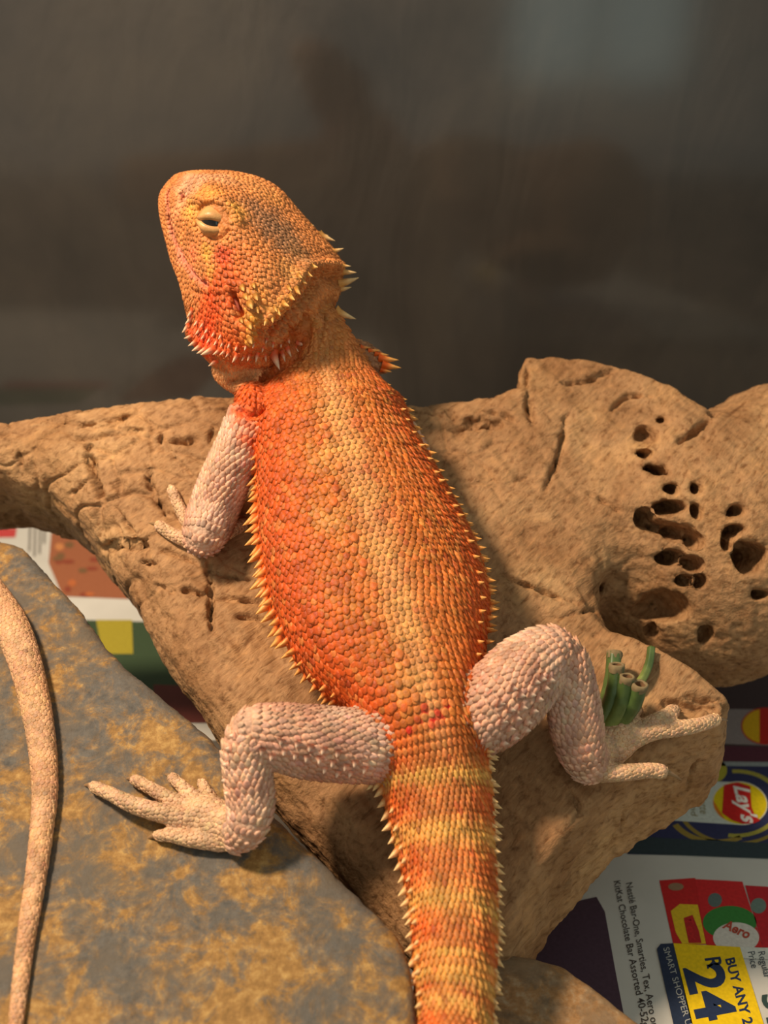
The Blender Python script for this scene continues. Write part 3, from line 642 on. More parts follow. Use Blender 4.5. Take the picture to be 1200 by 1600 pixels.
def trunk_col(py, th):
    """th = 0 left side, pi/2 spine, pi right side"""
    a = np.arctan2(np.sin(th), np.cos(th)); side = np.cos(a); up = np.sin(a)
    c = np.tile(SCOL['dors'], (len(py), 1))
    c = mix(c, SCOL['flank'][None], sstep(0.30, 0.85, side)); c = mix(c, SCOL['rdors'][None], sstep(-0.15, -0.5, side)); c = mix(c, SCOL['rflank'][None], sstep(-0.5, -0.9, side))
    sp = np.exp(-((side + 0.02) / 0.17)**2) * (up > 0); c = mix(c, SCOL['vert'][None], sp * 0.85)
    c = mix(c, SCOL['belly'][None], sstep(-0.35, -0.8, up))
    tl = sstep(1130, 1200, py); tc = mix(np.tile(col(208, 124, 66), (len(py), 1)), col(224, 104, 42)[None], sstep(.3, .9, side)); tc = mix(tc, col(224, 104, 42)[None], sstep(-.3, -.9, side))
    band = np.zeros(len(py))
    for b0, bw in ((1215, 16), (1315, 20), (1422, 22), (1505, 8), (1538, 20), (1592, 18), (1680, 30), (1790, 30), (1900, 30), (2010, 40), (2150, 40), (2300, 50)):
        band = np.maximum(band, np.exp(-((py - b0 + 10 * side) / bw)**2))
    tc = mix(tc, col(234, 182, 96)[None], band * 0.85); tc = mix(tc, SCOL['belly'][None], sstep(-0.4, -0.8, up)); c = mix(c, tc, tl)
    nk = sstep(640, 560, py); c = mix(c, mix(np.tile(col(198, 128, 70), (len(py), 1)), col(208, 112, 52)[None], sstep(.2, .8, side)), nk * .8)
    return c
def loft_col(l):
    n, k = l['rings'].shape[:2]; X = l['rings'].reshape(-1, 3)
    if l['part'] in ('trunk', 'neck'): c = trunk_col(np.repeat(l['ex'], k), np.tile(l['th'], n))
    elif l['part'] == 'head': c = np.tile(col(204, 130, 74), (n * k, 1))
    elif l['part'] in ('chest',): c = np.tile(SCOL['flank'], (n * k, 1))
    elif l['part'] == 'crest': c = np.tile(col(166, 116, 84), (n * k, 1))
    elif l['part'] == 'throat': c = np.tile(col(226, 158, 104), (n * k, 1))
    elif l['part'] in ('toe', 'palm'): c = np.tile(SCOL['hand'], (n * k, 1))
    else:
        c = np.tile(SCOL['leg'], (n * k, 1)); up = np.repeat(np.linspace(0, 1, n), k); c = mix(c, SCOL['legpink'][None], np.clip(0.75 - up, 0, 1) * 0.7)
        t = np.clip(fbm(X * 0.9, 3, 12) * 1.2, 0, 1); c = mix(c, col(220, 190, 166)[None], t)
    return c
allX = np.concatenate([l['rings'].reshape(-1, 3) for l in LF]); allC = np.concatenate([loft_col(l) for l in LF])
allP = np.concatenate([np.full(l['rings'].shape[0] * l['rings'].shape[1], i) for i, l in enumerate(LF)])
kd = KDTree(len(allX))
for i, x in enumerate(allX.tolist()): kd.insert(x, i)
kd.balance()
near = np.array([kd.find(x)[1] for x in BV.tolist()])
bc = allC[near]; bpart = allP[near]
e = np.concatenate([BQ[:, [0, 1]], BQ[:, [1, 2]], BQ[:, [2, 3]], BQ[:, [3, 0]]]); cnt = np.bincount(e[:, 0], minlength=len(BV)) + np.bincount(e[:, 1], minlength=len(BV))
for _ in range(5):
    s_ = np.stack([np.bincount(e[:, 0], bc[e[:, 1], a], len(BV)) + np.bincount(e[:, 1], bc[e[:, 0], a], len(BV)) for a in range(3)], 1); bc = 0.4 * bc + 0.6 * s_ / cnt[:, None]
bc = apply_patches(BV, bc)
bc = bc * (1 + 0.16 * fbm(BV * 3.0, 3, 8))[:, None]

# ---- carved details: mouth line, ear opening, folds of the neck
def carve(V, N, pts, wd, dp, hitf=body_hit):
    H = [hitf(*p) for p in pts]; H = np.array([h for h in H if h is not None]); H = resample(H, len(H) * 6); best = np.full(len(V), 9.0)
    for i in range(len(H) - 1):
        ee = H[i + 1] - H[i]; t = np.clip(((V - H[i]) @ ee) / (ee @ ee + 1e-9), 0, 1); best = np.minimum(best, np.linalg.norm(V - H[i] - t[:, None] * ee, axis=1))
    return dp * np.exp(-(best / wd)**2), best
mouth = [(262, 300), (262, 325), (265, 350), (272, 375), (283, 400), (296, 422), (310, 438), (322, 446)]
g, dist = carve(BV, BN, mouth, .055, .20)
disp = -g; lip = np.exp(-(dist / .10)**2)
bc = mix(bc, col(214, 120, 108)[None], np.clip(lip, 0, 1) * .7)
for pts, wd, dp in (([(283, 303), (285, 311)], .07, .22), ([(362, 462), (367, 476), (374, 490)], .12, .50), ([(455, 500), (462, 540), (470, 560)], .10, .14), ([(480, 470), (484, 510), (480, 550)], .08, .10), ([(505, 460), (508, 500), (500, 540)], .08, .08),
                    ([(360, 600), (385, 590), (410, 590), (440, 575)], .10, .22), ([(372, 640), (392, 652), (410, 640)], .10, .22), ([(300, 455), (335, 462), (360, 455)], .06, .05),
                    ([(306, 352), (320, 368), (340, 374), (358, 360)], .05, .09), ([(308, 330), (322, 320), (345, 322), (360, 340)], .05, .07)):
    disp = disp - carve(BV, BN, pts, wd, dp)[0]
BV = BV + BN * disp[:, None]
# rear edge of the skull: spiny ridge with the neck falling away behind it
for pts, wd, dp in (([(478, 418), (462, 440), (448, 462), (430, 482), (414, 498)], .17, .20), ([(478, 418), (505, 414), (530, 416), (548, 428)], .15, .18), ([(300, 520), (330, 545), (370, 556), (420, 562), (455, 545)], .22, .16), ([(392, 470), (396, 500), (392, 535)], .16, .12),
                    ([(500, 440), (482, 470), (462, 492), (440, 512), (428, 525)], .24, -.42), ([(512, 432), (535, 440), (548, 462)], .2, -.25), ([(480, 500), (470, 530), (455, 560)], .2, -.2)):
    g, _ = carve(BV, BN, pts, wd, 1.0); BV = BV + BN * (g * dp)[:, None]
# brow ridge over the eye
g, _ = carve(BV, BN, [(300, 312), (330, 312), (360, 325), (372, 345)], .16, .10); BV = BV + BN * g[:, None]
BN = vert_normals(BV, BQ)
bvh = BVHTree.FromPolygons(BV.tolist(), BQ.tolist())

dragon = empty('bearded_dragon', np.array([0.6, 24.0, BV[:, 2].min()]))
tag(dragon, 'orange bearded dragon with spiny beard climbing over the driftwood, head turned aside', 'lizard')
body = mk('body', BV, BQ, M_skin, dragon, BASE[dragon.name], cols=np.clip(bc, 0.002, 1))

# ---- scales
angs = np.arange(8) * np.pi / 4
O8 = np.stack([np.cos(angs) * .56, np.sin(angs) * .52], 1)
def scale_batch(pos, nrm, back, size, cols, spin, lw=1.0, zf=1.0):
    """pos (n,3); size (n,), spin (n,) 0 = round plate, 1 = pointed and raised"""
    n = len(pos); side = np.cross(nrm, back); sz = size[:, None, None]
    T_ = np.zeros((n, 25, 3)); rear = np.maximum(np.cos(angs), 0)
    for k in range(8):
        T_[:, k, 0] = O8[k, 0] + (spin * .45 if k == 0 else spin * .05 * rear[k]); T_[:, k, 1] = O8[k, 1] * lw * (1 - .25 * spin * rear[k])
        T_[:, k, 2] = .05 + .10 * rear[k] + (spin * .34 if k == 0 else spin * .03 * rear[k])
        T_[:, 8 + k, 0] = O8[k, 0] * .55 + (spin * .16 if k == 0 else 0); T_[:, 8 + k, 1] = O8[k, 1] * .52 * lw
        T_[:, 8 + k, 2] = .17 + .05 * rear[k] + (spin * .20 if k == 0 else spin * .05)
        T_[:, 16 + k, 0] = O8[k, 0] * .92 + (spin * .10 if k == 0 else 0); T_[:, 16 + k, 1] = O8[k, 1] * .92 * lw; T_[:, 16 + k, 2] = -.20
    T_[:, 24, 2] = .21 + .10 * spin
    T_[:, [*range(16), 24], 2] *= zf
    W = pos[:, None] + sz * (T_[..., 0:1] * back[:, None] + T_[..., 1:2] * side[:, None] + T_[..., 2:3] * nrm[:, None])
    C_ = np.repeat(cols[:, None], 25, 1)
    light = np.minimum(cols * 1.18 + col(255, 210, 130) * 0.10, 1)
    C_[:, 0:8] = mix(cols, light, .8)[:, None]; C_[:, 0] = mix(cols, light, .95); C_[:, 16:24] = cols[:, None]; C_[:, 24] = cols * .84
    j = np.arange(8); j2 = (j + 1) % 8
    tf = np.stack([np.full(8, 24), 8 + j, 8 + j2], -1)
    qf = np.concatenate([np.stack([8 + j, j, j2, 8 + j2], -1), np.stack([j, 16 + j, 16 + j2, j2], -1)])
    o = (np.arange(n) * 25)[:, None, None]
    return W.reshape(-1, 3), (tf[None] + o).reshape(-1, 3), (qf[None] + o).reshape(-1, 4), C_.reshape(-1, 3)
batches = []
def project(pts, tol):
    out, nn, ok = np.zeros_like(pts), np.zeros_like(pts), np.zeros(len(pts), bool)
    for i, p in enumerate(pts.tolist()):
        h = bvh.find_nearest(p, tol)
        if h[0] is not None: out[i] = h[0]; nn[i] = h[1]; ok[i] = True
    return out, nn, ok
def lift_colors(X): 
    return None
def rows_on(l, row, spacing, size, spin_f, col_f, tol=0.22, t0=0.0, t1=1.0, keep=None, lw=1.0, jit=.10, zf=1.0):
    n, k = l['rings'].shape[:2]; s = np.concatenate([[0], np.cumsum(np.linalg.norm(np.diff(l['C'], axis=0), axis=1))])
    pos, bk, thl, exl, ul = [], [], [], [], []; r = 0
    for q in np.arange(t0 * s[-1], t1 * s[-1], row):
        i = min(max(np.searchsorted(s, q) - 1, 0), n - 2); f_ = (q - s[i]) / max(s[i + 1] - s[i], 1e-9); ring = l['rings'][i] * (1 - f_) + l['rings'][i + 1] * f_
        seg = np.linalg.norm(np.roll(ring, -1, 0) - ring, axis=1); cum = np.concatenate([[0], np.cumsum(seg)]); m = max(6, int(round(cum[-1] / spacing)))
        u = ((np.arange(m) + 0.5 * (r % 2)) / m * cum[-1]); j = np.clip(np.searchsorted(cum, u, side='right') - 1, 0, k - 1); g = ((u - cum[j]) / np.maximum(seg[j], 1e-9))[:, None]
        pos.append(ring[j] * (1 - g) + ring[(j + 1) % k] * g); bk.append(np.tile(-l['T'][i], (m, 1))); thl.append(2 * np.pi * (j + g[:, 0]) / k); exl.append(np.full(m, l['ex'][i] * (1 - f_) + l['ex'][i + 1] * f_)); ul.append(np.full(m, q / s[-1])); r += 1
    pos, bk, th, ex, u = map(np.concatenate, (pos, bk, thl, exl, ul))
    pos = pos + rng.normal(0, jit * spacing, pos.shape)
    p, nn, ok = project(pos, tol)
    if keep is not None: ok &= keep(th, ex, u)
    p, nn, bk, th, ex, u = p[ok], nn[ok], bk[ok], th[ok], ex[ok], u[ok]
    bk = norm(bk - (bk * nn).sum(1, keepdims=True) * nn)
    c = apply_patches(p, col_f(p, th, ex)); c = c * (1 + rng.normal(0, .10, len(p)))[:, None] * (1 + rng.normal(0, .03, c.shape))
    sp = spin_f(th, ex, u, p); sz = size(th, ex, u) if callable(size) else np.full(len(p), size)
    dim = .88
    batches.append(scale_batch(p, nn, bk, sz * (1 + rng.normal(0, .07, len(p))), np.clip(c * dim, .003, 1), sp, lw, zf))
def trunk_spin(th, ex, u, p):
    a = np.abs(np.cos(th)); right = np.cos(th) < 0
    return np.clip(np.where(right, .25 + 1.2 * sstep(.15, .6, a), .12 + .5 * sstep(.72, .95, a)) + .45 * sstep(1120, 1200, ex) + rng.normal(0, .06, len(th)), 0, 1.55)
def tcol(p, th, ex):
    c = trunk_col(ex, th); big = (rng.random(len(p)) < .18)[:, None]
    dk = (rng.random(len(p)) < .10)[:, None] & ~big; c = np.where(dk, mix(c, col(176, 74, 44)[None], np.full(len(p), .5)), c); return np.where(big, mix(c, col(226, 164, 90)[None], np.full(len(p), .3)), c)
rows_on(trunk, .165, .170, lambda th, ex, u: .20 * (1 - .25 * np.exp(-(np.cos(th) / .2)**2)), trunk_spin, tcol, keep=lambda th, ex, u: (ex < 1135) & (ex > 600) & (np.sin(th) > -.55), zf=.75)
def tub_col(p, th, ex): return mix(trunk_col(ex, th), np.tile(col(206, 92, 40), (len(p), 1)), .15 + .35 * (rng.random(len(p)) < .4))
rows_on(trunk, .33, .34, lambda th, ex, u: np.full(len(th), .222), lambda th, ex, u, p: np.full(len(th), .28), tub_col, keep=lambda th, ex, u: (ex < 1120) & (ex > 640) & (np.sin(th) > .12) & (np.cos(th) > .12) & (rng.random(len(th)) < .85), jit=.14, zf=.95)
rows_on(trunk, .165, .135, lambda th, ex, u: np.full(len(th), .172), trunk_spin, tcol, keep=lambda th, ex, u: (ex >= 1135) & (ex < 2300) & (np.sin(th) > -.6), lw=.82, jit=.03)
neck_l = [l for l in LF if l['part'] == 'neck'][0]
rows_on(neck_l, .14, .14, .15, lambda th, ex, u, p: np.full(len(th), .35), lambda p, th, ex: trunk_col(ex, th), tol=.45, keep=lambda th, ex, u: (ex < 640) & (ex > 440))
for l in LF:
    if l['part'] == 'leg':
        cl = loft_col(l).mean(0)
        def lcol(p, th, ex):
            t = np.clip(fbm(p * 0.9, 3, 12) * 1.3 + .2, 0, 1); return mix(np.tile(mix(SCOL['leg'], SCOL['legpink'], .45), (len(p), 1)), col(224, 196, 174)[None], t)
        rows_on(l, .150, .155, .178, lambda th, ex, u, p: np.clip(.55 + .5 * sstep(.2, -.6, np.sin(th - .3)) * (rng.random(len(th)) < .9) + rng.normal(0, .1, len(th)), 0, 1.2), lcol, tol=.12, t0=.12)
    elif l['part'] in ('toe',):
        rows_on(l, .105, .11, .115, lambda th, ex, u, p: np.full(len(th), .25), lambda p, th, ex: np.tile(SCOL['hand'], (len(p), 1)), tol=.10, t0=.1, zf=.6)
    elif l['part'] == 'palm':
        rows_on(l, .115, .12, .125, lambda th, ex, u, p: np.full(len(th), .25), lambda p, th, ex: np.tile(SCOL['hand'], (len(p), 1)), tol=.10, zf=.6)
# head, throat and chest: scattered small plates
hid = [i for i, l in enumerate(LF) if l['part'] in ('head', 'throat', 'chest', 'crest')]
cand = np.where(np.isin(bpart, hid))[0]; rng.shuffle(cand)
loc = head_loc(BV[cand])
def head_space(i, q):
    p_ = LF[bpart[i]]['part']
    if p_ == 'throat': return .085
    if p_ in ('chest', 'crest'): return .13
    if q[0] > -.6: return .075
    if q[2] > .9: return .108
    if q[0] < -3.0 and q[2] < .9 and q[2] > -.2: return .15
    return .105
eye_c = body_hit(333, 348); cell = {}; keep_i, keep_s = [], []
for i, q in zip(cand.tolist(), loc):
    sp_ = head_space(i, q); p = BV[i]
    if np.linalg.norm(p - eye_c) < .50 or dist[i] < .075: continue
    key = tuple((p / .18).astype(int)); bad = False
    for a in (-1, 0, 1):
        for b_ in (-1, 0, 1):
            for c_ in (-1, 0, 1):
                for (p2, s2) in cell.get((key[0] + a, key[1] + b_, key[2] + c_), ()):
                    if (p[0] - p2[0])**2 + (p[1] - p2[1])**2 + (p[2] - p2[2])**2 < (sp_ * .5 + s2 * .5)**2 * .95: bad = True; break
                if bad: break
            if bad: break
        if bad: break
    if bad: continue
    cell.setdefault(key, []).append((p, sp_)); keep_i.append(i); keep_s.append(sp_)
ki = np.array(keep_i); ks = np.array(keep_s); q = head_loc(BV[ki])
bk = np.tile(-HR[:, 0], (len(ki), 1)); down = (q[:, 2] < -.3)[:, None]; bk = np.where(down, norm(-HR[:, 0] * .7 - HR[:, 2] * .6), bk); bk = norm(bk - (bk * BN[ki]).sum(1, keepdims=True) * BN[ki])
spn = np.where(q[:, 0] < -2.6, .45, .12) + np.where((q[:, 2] < -.6) & (q[:, 0] < -2.4), .45, 0)
c = .88 * bc[ki] * (1 + rng.normal(0, .12, len(ki)))[:, None]
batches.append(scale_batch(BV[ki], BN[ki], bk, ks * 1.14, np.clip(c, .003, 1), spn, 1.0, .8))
sv, st3, sq4, sc_, o_ = [], [], [], [], 0
for a, t_, q_, c_ in batches: sv.append(a); st3.append(t_ + o_); sq4.append(q_ + o_); sc_.append(c_); o_ += len(a)
sv = np.concatenate(sv); print('scales', len(sv) // 25)
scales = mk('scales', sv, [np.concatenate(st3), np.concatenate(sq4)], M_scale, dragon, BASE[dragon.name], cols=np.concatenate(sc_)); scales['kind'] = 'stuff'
scales['label'] = 'small keeled scales covering the hide'

# ---- spikes: each its own part, meshes shared
def spike_mesh(name, base_c, tip_c, wr=0.30, curve=0.12):
    k, n = 7, 6; vs, cs = [], []
    for i in range(n):
        u = i / (n - 1); r = wr * (1 - u)**0.85 * (1 if i else 1.25) + .012
        for j in range(k):
            a = 2 * np.pi * j / k; vs.append((r * math.cos(a) + curve * u * u, r * .8 * math.sin(a), u - .12)); cs.append(mix(np.array(base_c), np.array(tip_c), sstep(.15, .75, u)))
    vs.append((curve, 0, .92)); cs.append(np.array(tip_c)); q = grid_faces(n, k); t = np.array([[(n - 1) * k + j, (n - 1) * k + (j + 1) % k, n * k] for j in range(k)])
    me = mesh_np(name, np.array(vs) * S, [q, t], np.array(cs)); me.materials.append(M_spike); return me
SM = dict(beard=spike_mesh('beard_spike', col(222, 92, 44), col(240, 206, 172)), flank=spike_mesh('flank_spike', col(228, 96, 28), col(236, 176, 96)), dark=spike_mesh('flank_spike_right', col(228, 96, 28), col(236, 176, 96)),
          head=spike_mesh('head_spike', col(216, 156, 82), col(240, 206, 150)), leg=spike_mesh('leg_spike', col(216, 150, 126), col(242, 214, 190), .36), tail=spike_mesh('tail_spike', col(222, 130, 56), col(242, 208, 148), .36),
          yellow=spike_mesh('knob_spike', col(220, 152, 72), col(236, 186, 112), .46, .05))
SPK = []
def spike(kind, base, dirv, length, width=1.0, bend=None):
    """cone part rooted on the hide"""
    z = norm(np.asarray(dirv, float)); x = np.array([0, 0, 1.0]) if bend is None else np.asarray(bend, float); x = x - (x @ z) * z
    if np.linalg.norm(x) < 1e-3: x = np.array([1.0, 0, 0]) - z[0] * z
    x = norm(x); y = np.cross(z, x)
    SPK.append((length * width**.5, kind, np.asarray(base, float), x, y, z, length, width))
def img_dir(dx, dy, dz=0.0): return norm(RV * dx - UV * dy - FV * dz)
def spike_px(kind, b, t, toward=0.0, width=1.0, inset=6):
    bx, by = b; tx, ty = t; L_ = math.hypot(tx - bx, ty - by); h = None
    for k in range(0, 24, 2):
        h = body_hit(bx - (tx - bx) / L_ * k, by - (ty - by) / L_ * k)
        if h is not None: break
    if h is None: return
    d = (h - CAM) @ FV; ln = max(px2cm(math.hypot(tx - bx, ty - by) + k, d), .10); spike(kind, h, img_dir(tx - bx, ty - by, toward * L_), ln * 1.05, width)
def hp(X, Y): return (220 + .35 * X, 240 + .35 * Y)
for b_, t_ in (((215, 765), (187, 808)), ((228, 815), (192, 832)), ((248, 838), (212, 867)), ((270, 858), (228, 890)), ((295, 870), (250, 902)), ((325, 872), (268, 910)), ((352, 878), (322, 905)), ((378, 880), (352, 906)), ((395, 890), (378, 915)),
               ((430, 900), (410, 940)), ((462, 905), (452, 930)), ((485, 900), (478, 932)), ((520, 895), (515, 938)), ((555, 900), (560, 935)), ((592, 895), (620, 977)), ((632, 890), (645, 937)), ((655, 872), (672, 915)), ((700, 848), (742, 860)), ((690, 868), (706, 890)),
               ((335, 925), (303, 957)), ((230, 730), (200, 770)), ((232, 700), (208, 740))):
    spike_px('beard', hp(*b_), hp(*t_), .15, 1.0)
for (X, Y) in ((262, 790), (285, 812), (310, 828), (340, 838), (368, 845), (300, 785), (255, 750), (330, 800), (398, 850), (430, 862), (360, 810), (280, 760), (470, 860), (505, 850), (545, 868), (590, 850), (625, 848), (660, 830), (560, 830)):
    b0 = hp(X, Y); spike_px('beard', b0, (b0[0] - 5 + (X - 330) * .02, b0[1] + 10), .5, 1.1)
for b_, t_ in (((845, 385), (868, 396)), ((862, 436), (910, 426)), ((905, 500), (940, 506)), ((915, 530), (966, 536)), ((925, 572), (980, 560)), ((955, 648), (1014, 640)), ((965, 700), (1028, 718)), ((935, 735), (962, 748)), ((820, 365), (840, 370)), ((760, 320), (775, 322)), ((905, 605), (945, 600)), ((945, 675), (985, 680)),
               ((1070, 915), (1155, 930)), ((1085, 945), (1166, 965)), ((1075, 965), (1122, 980)), ((1050, 895), (1110, 905)), ((1020, 880), (1070, 882)), ((985, 865), (1030, 870)), ((1095, 1070), (1130, 1075)), ((1095, 1030), (1120, 1035))):
    spike_px('head' if b_[1] < 800 else 'dark', hp(*b_), hp(*t_), -.1, .8)
for (X, Y, dx, dy) in ((768, 505, 26, 8), (745, 540, 24, 14), (722, 572, 22, 14), (695, 610, 20, 26), (668, 640, 22, 20), (640, 672, 26, 16), (612, 705, 14, 24), (588, 735, 4, 26), (560, 750, -8, 24), (600, 690, 10, 22), (660, 600, 16, 20), (705, 545, 18, 16)):
    b0 = hp(X, Y); spike_px('yellow', b0, (b0[0] + dx * .42, b0[1] + dy * .42), .6, .95)
for (X, Y, r) in ((490, 675, .19), (515, 640, .16), (455, 600, .15), (488, 770, .15), (490, 835, .16), (520, 700, .13), (470, 640, .15), (505, 590, .12), (450, 745, .12)):
    h = body_hit(*hp(X, Y)); spike('yellow', h - .04 * norm(h - CAM), norm(-(h - CAM) / np.linalg.norm(h - CAM) + img_dir(.2, .5)), r * 1.2, 1.2)
# fringe along both flanks and the tail, from the loft
def ring_at(py):
    i = int(np.argmin(np.abs(trunk['ex'] - py))); return i
def fringe(kind, th_deg, y0, y1, step, ln, up, backw, width=.8):
    py = y0
    while py < y1:
        i = ring_at(py); th = math.radians(th_deg); k = int(round((th % (2 * np.pi)) / (2 * np.pi) * 56)) % 56
        p = trunk['rings'][i, k]; h = bvh.find_nearest(Vector(p), .5)
        if h[0] is not None:
            out = norm(trunk['rings'][i, k] - trunk['C'][i]); l_ = (ln(py) if callable(ln) else ln) * random.uniform(.8, 1.15)
            spike(kind, np.array(h[0]), norm(out + up * trunk['N'][i] - backw * trunk['T'][i] + rng.normal(0, .08, 3)), l_, width)
        py += step * random.uniform(.85, 1.15)
ln_f = lambda y: .50 - .18 * sstep(900, 1060, y) - .2 * sstep(760, 690, y)
fringe('flank', -8, 690, 1085, 15, ln_f, -.1, .55, 1.15); fringe('flank', 6, 700, 1075, 15, lambda y: ln_f(y) * .8, .1, .6, 1.2); fringe('flank', -22, 760, 1050, 22, .32, 0, .55, 1.2)
fringe('dark', 180, 640, 1110, 13, .36, .1, .6, 1.1); fringe('dark', 166, 650, 1100, 15, .32, .2, .65, 1.1); fringe('dark', 150, 680, 1100, 21, .26, .3, .7, 1.2)
fringe('tail', 180, 1120, 1640, 15, .36, .1, .8, 1.1); fringe('tail', 0, 1150, 1640, 21, .34, .1, .8, 1.1); fringe('tail', 160, 1130, 1620, 22, .26, .2, .85, 1.2); fringe('tail', 20, 1260, 1600, 28, .26, .2, .9, 1.2)
for (X, Y) in ((500, 1185), (520, 1190), (540, 1196), (480, 1182), (462, 1178), (445, 1172), (505, 1170), (528, 1175), (485, 1166), (465, 1160), (440, 1156), (555, 1190), (425, 1180), (410, 1172), (548, 1206), (528, 1206), (508, 1200), (570, 1200),
               (360, 1170), (356, 1195), (354, 1220), (366, 1150), (358, 1240)):
    spike_px('leg', (X, Y), (X - 2 if X > 380 else X - 9, Y + (10 if X > 380 else 1)), .3, 2.0)
for (X, Y) in ((850, 1075), (840, 1092), (832, 1110), (822, 1128), (845, 1060), (828, 1085), (815, 1105), (806, 1122), (796, 1138), (835, 1065), (812, 1086), (796, 1108), (784, 1126), (820, 1140), (802, 1152), (785, 1160), (858, 1062), (800, 1075), (780, 1098)):
    spike_px('leg', (X, Y), (X + 10, Y + 4), .3, 2.0)
for (X, Y) in ((770, 1035), (756, 1055), (748, 1075), (785, 1018), (762, 1080), (775, 1060), (790, 1045)): spike_px('leg', (X, Y), (X - 5, Y - 7), .5, 2.0)
SPK.sort(key=lambda r_: -r_[0])
for _, kind, base, x, y, z, length, width in SPK[:290]:
    o = link('spike', SM[kind], None, dragon, base); o.rotation_mode = 'QUATERNION'
    o.rotation_quaternion = Matrix(np.stack([x, y, z], 1).tolist()).to_quaternion(); o.scale = (length * width, length * width, length)
mv, mq, mt, mc, off = [], [], [], [], 0
for _, kind, base, x, y, z, length, width in SPK[290:]:
    me = SM[kind]; nv = len(me.vertices); co = np.zeros(nv * 3, np.float32); me.vertices.foreach_get('co', co); co = co.reshape(-1, 3) / S * np.array([length * width, length * width, length])
    cc = np.zeros(nv * 4, np.float32); me.color_attributes['Col'].data.foreach_get('color', cc)
    mv.append(base + co @ np.stack([x, y, z])); mc.append(cc.reshape(-1, 4)[:, :3]); kq = 7; nq = 6
    mq.append(grid_faces(nq, kq) + off); mt.append(np.array([[(nq - 1) * kq + j, (nq - 1) * kq + (j + 1) % kq, nq * kq] for j in range(kq)]) + off); off += nv
sm_ = mk('small_spikes', np.concatenate(mv), [np.concatenate(mq), np.concatenate(mt)], M_spike, dragon, BASE[dragon.name], cols=np.concatenate(mc)); sm_['kind'] = 'stuff'

# ---- eye, nostril, claws
eye_px = (333, 348); ec = body_hit(*eye_px); en = norm(CAM - ec); evr = img_dir(1, .16); eup = norm(np.cross(en, evr)); eup = eup if eup @ UV > 0 else -eup
eo = norm(.75 * en + .45 * HR[:, 1]); exr = norm(evr - (evr @ eo) * eo); eyu = np.cross(eo, exr); eyu = eyu if eyu @ UV > 0 else -eyu
ER = .47; ecen = ec - eo * .31
def eye_pt(a, b, r): # a: along slit, b: above slit (angles)
    r = np.asarray(r)[..., None]
    return ecen + r * (np.sin(a)[..., None] * exr + (np.cos(a) * np.sin(b))[..., None] * eyu + (np.cos(a) * np.cos(b))[..., None] * eo)
m_eye, nt_, b_ = new_mat('eye_dark'); b_.inputs['Roughness'].default_value = .08
mp_ = mapping(nt_); vn = nd(nt_, 'ShaderNodeTexNoise', i_Scale=500.0); nt_.links.new(mp_.outputs[0], vn.inputs[0]); rr_ = ramp(nt_, [(.4, tuple(col(16, 12, 10))), (.7, tuple(col(40, 28, 18)))]); nt_.links.new(vn.outputs[0], rr_.inputs[0]); nt_.links.new(rr_.outputs[0], b_.inputs['Base Color'])
A, B = np.meshgrid(np.linspace(-1.5, 1.5, 25), np.linspace(-1.5, 1.5, 25), indexing='ij'); G = eye_pt(A, B, .435)
eyeball = mk('eyeball', G.reshape(-1, 3), grid_faces(25, 25, False), m_eye, dragon); eyeball['label'] = 'dark glossy eye behind half-closed lids'
def lid(sign, gap, name):
    na, nb = 33, 12; vs = []
    a = np.linspace(-1.45, 1.45, na)
    g = gap * np.clip(1 - (a / .85)**2, 0, 1)**.7
    for j in range(nb):
        u = j / (nb - 1); b = sign * (g + u * (1.5 - g)); r = ER + .035 * math.sin(math.pi * min(u * 2.2, 1)) * 1.4 - (.03 if j == 0 else 0) + .008 * np.sin(b * 26)
        vs.append(eye_pt(a, b, r))
    vs = np.array(vs); inner = vs[0:1] + (ecen - vs[0:1]) * .12; vs = np.concatenate([inner, vs])
    c = np.tile(col(204, 156, 100), (vs.shape[0] * na, 1)) * (1 + .12 * fbm(vs.reshape(-1, 3) * 8, 3, 3))[:, None]
    return mk(name, vs.reshape(-1, 3), grid_faces(nb + 1, na, False), M_spike, dragon, cols=c)
lid(1, .16, 'eyelid')['label'] = 'puffy beige upper eyelid'; lid(-1, .19, 'eyelid')['label'] = 'beige lower eyelid'
def ellipsoid(c, ax, rad, nu=12, nv=10):
    u, v_ = np.meshgrid(np.linspace(0, np.pi, nv), np.linspace(0, 2 * np.pi, nu, endpoint=False), indexing='ij')
    return (c + (rad[0] * np.sin(u) * np.cos(v_))[..., None] * ax[0] + (rad[1] * np.sin(u) * np.sin(v_))[..., None] * ax[1] + (rad[2] * np.cos(u))[..., None] * ax[2]).reshape(-1, 3), grid_faces(nv, nu)
m_dark = plain('inner_tissue', tuple(col(164, 84, 64)), .7)
h = body_hit(284, 307); v, f = ellipsoid(h, (img_dir(1, .3), img_dir(-.3, 1), norm(CAM - h)), (.045, .07, .02)); mk('nostril', v, f, m_dark, dragon)
h = body_hit(369, 477); v, f = ellipsoid(h, (img_dir(1, -.35), img_dir(.35, 1), norm(CAM - h)), (.08, .22, .03)); mk('ear_opening', v, f, m_dark, dragon)
m_claw = plain('claw_horn', tuple(col(150, 118, 84)), .35)
ck, cn = 8, 6
cv = np.array([[(.5 * (1 - i / 5.3)**.8 * math.cos(2 * np.pi * j / ck) - .55 * (i / 5)**2, .45 * (1 - i / 5.3)**.8 * math.sin(2 * np.pi * j / ck), i / 5 * 1.9 - .3) for j in range(ck)] for i in range(cn)])
vv, ff = tube_mesh(cv); claw_me = mesh_np('claw', vv * S, ff); claw_me.materials.append(m_claw)
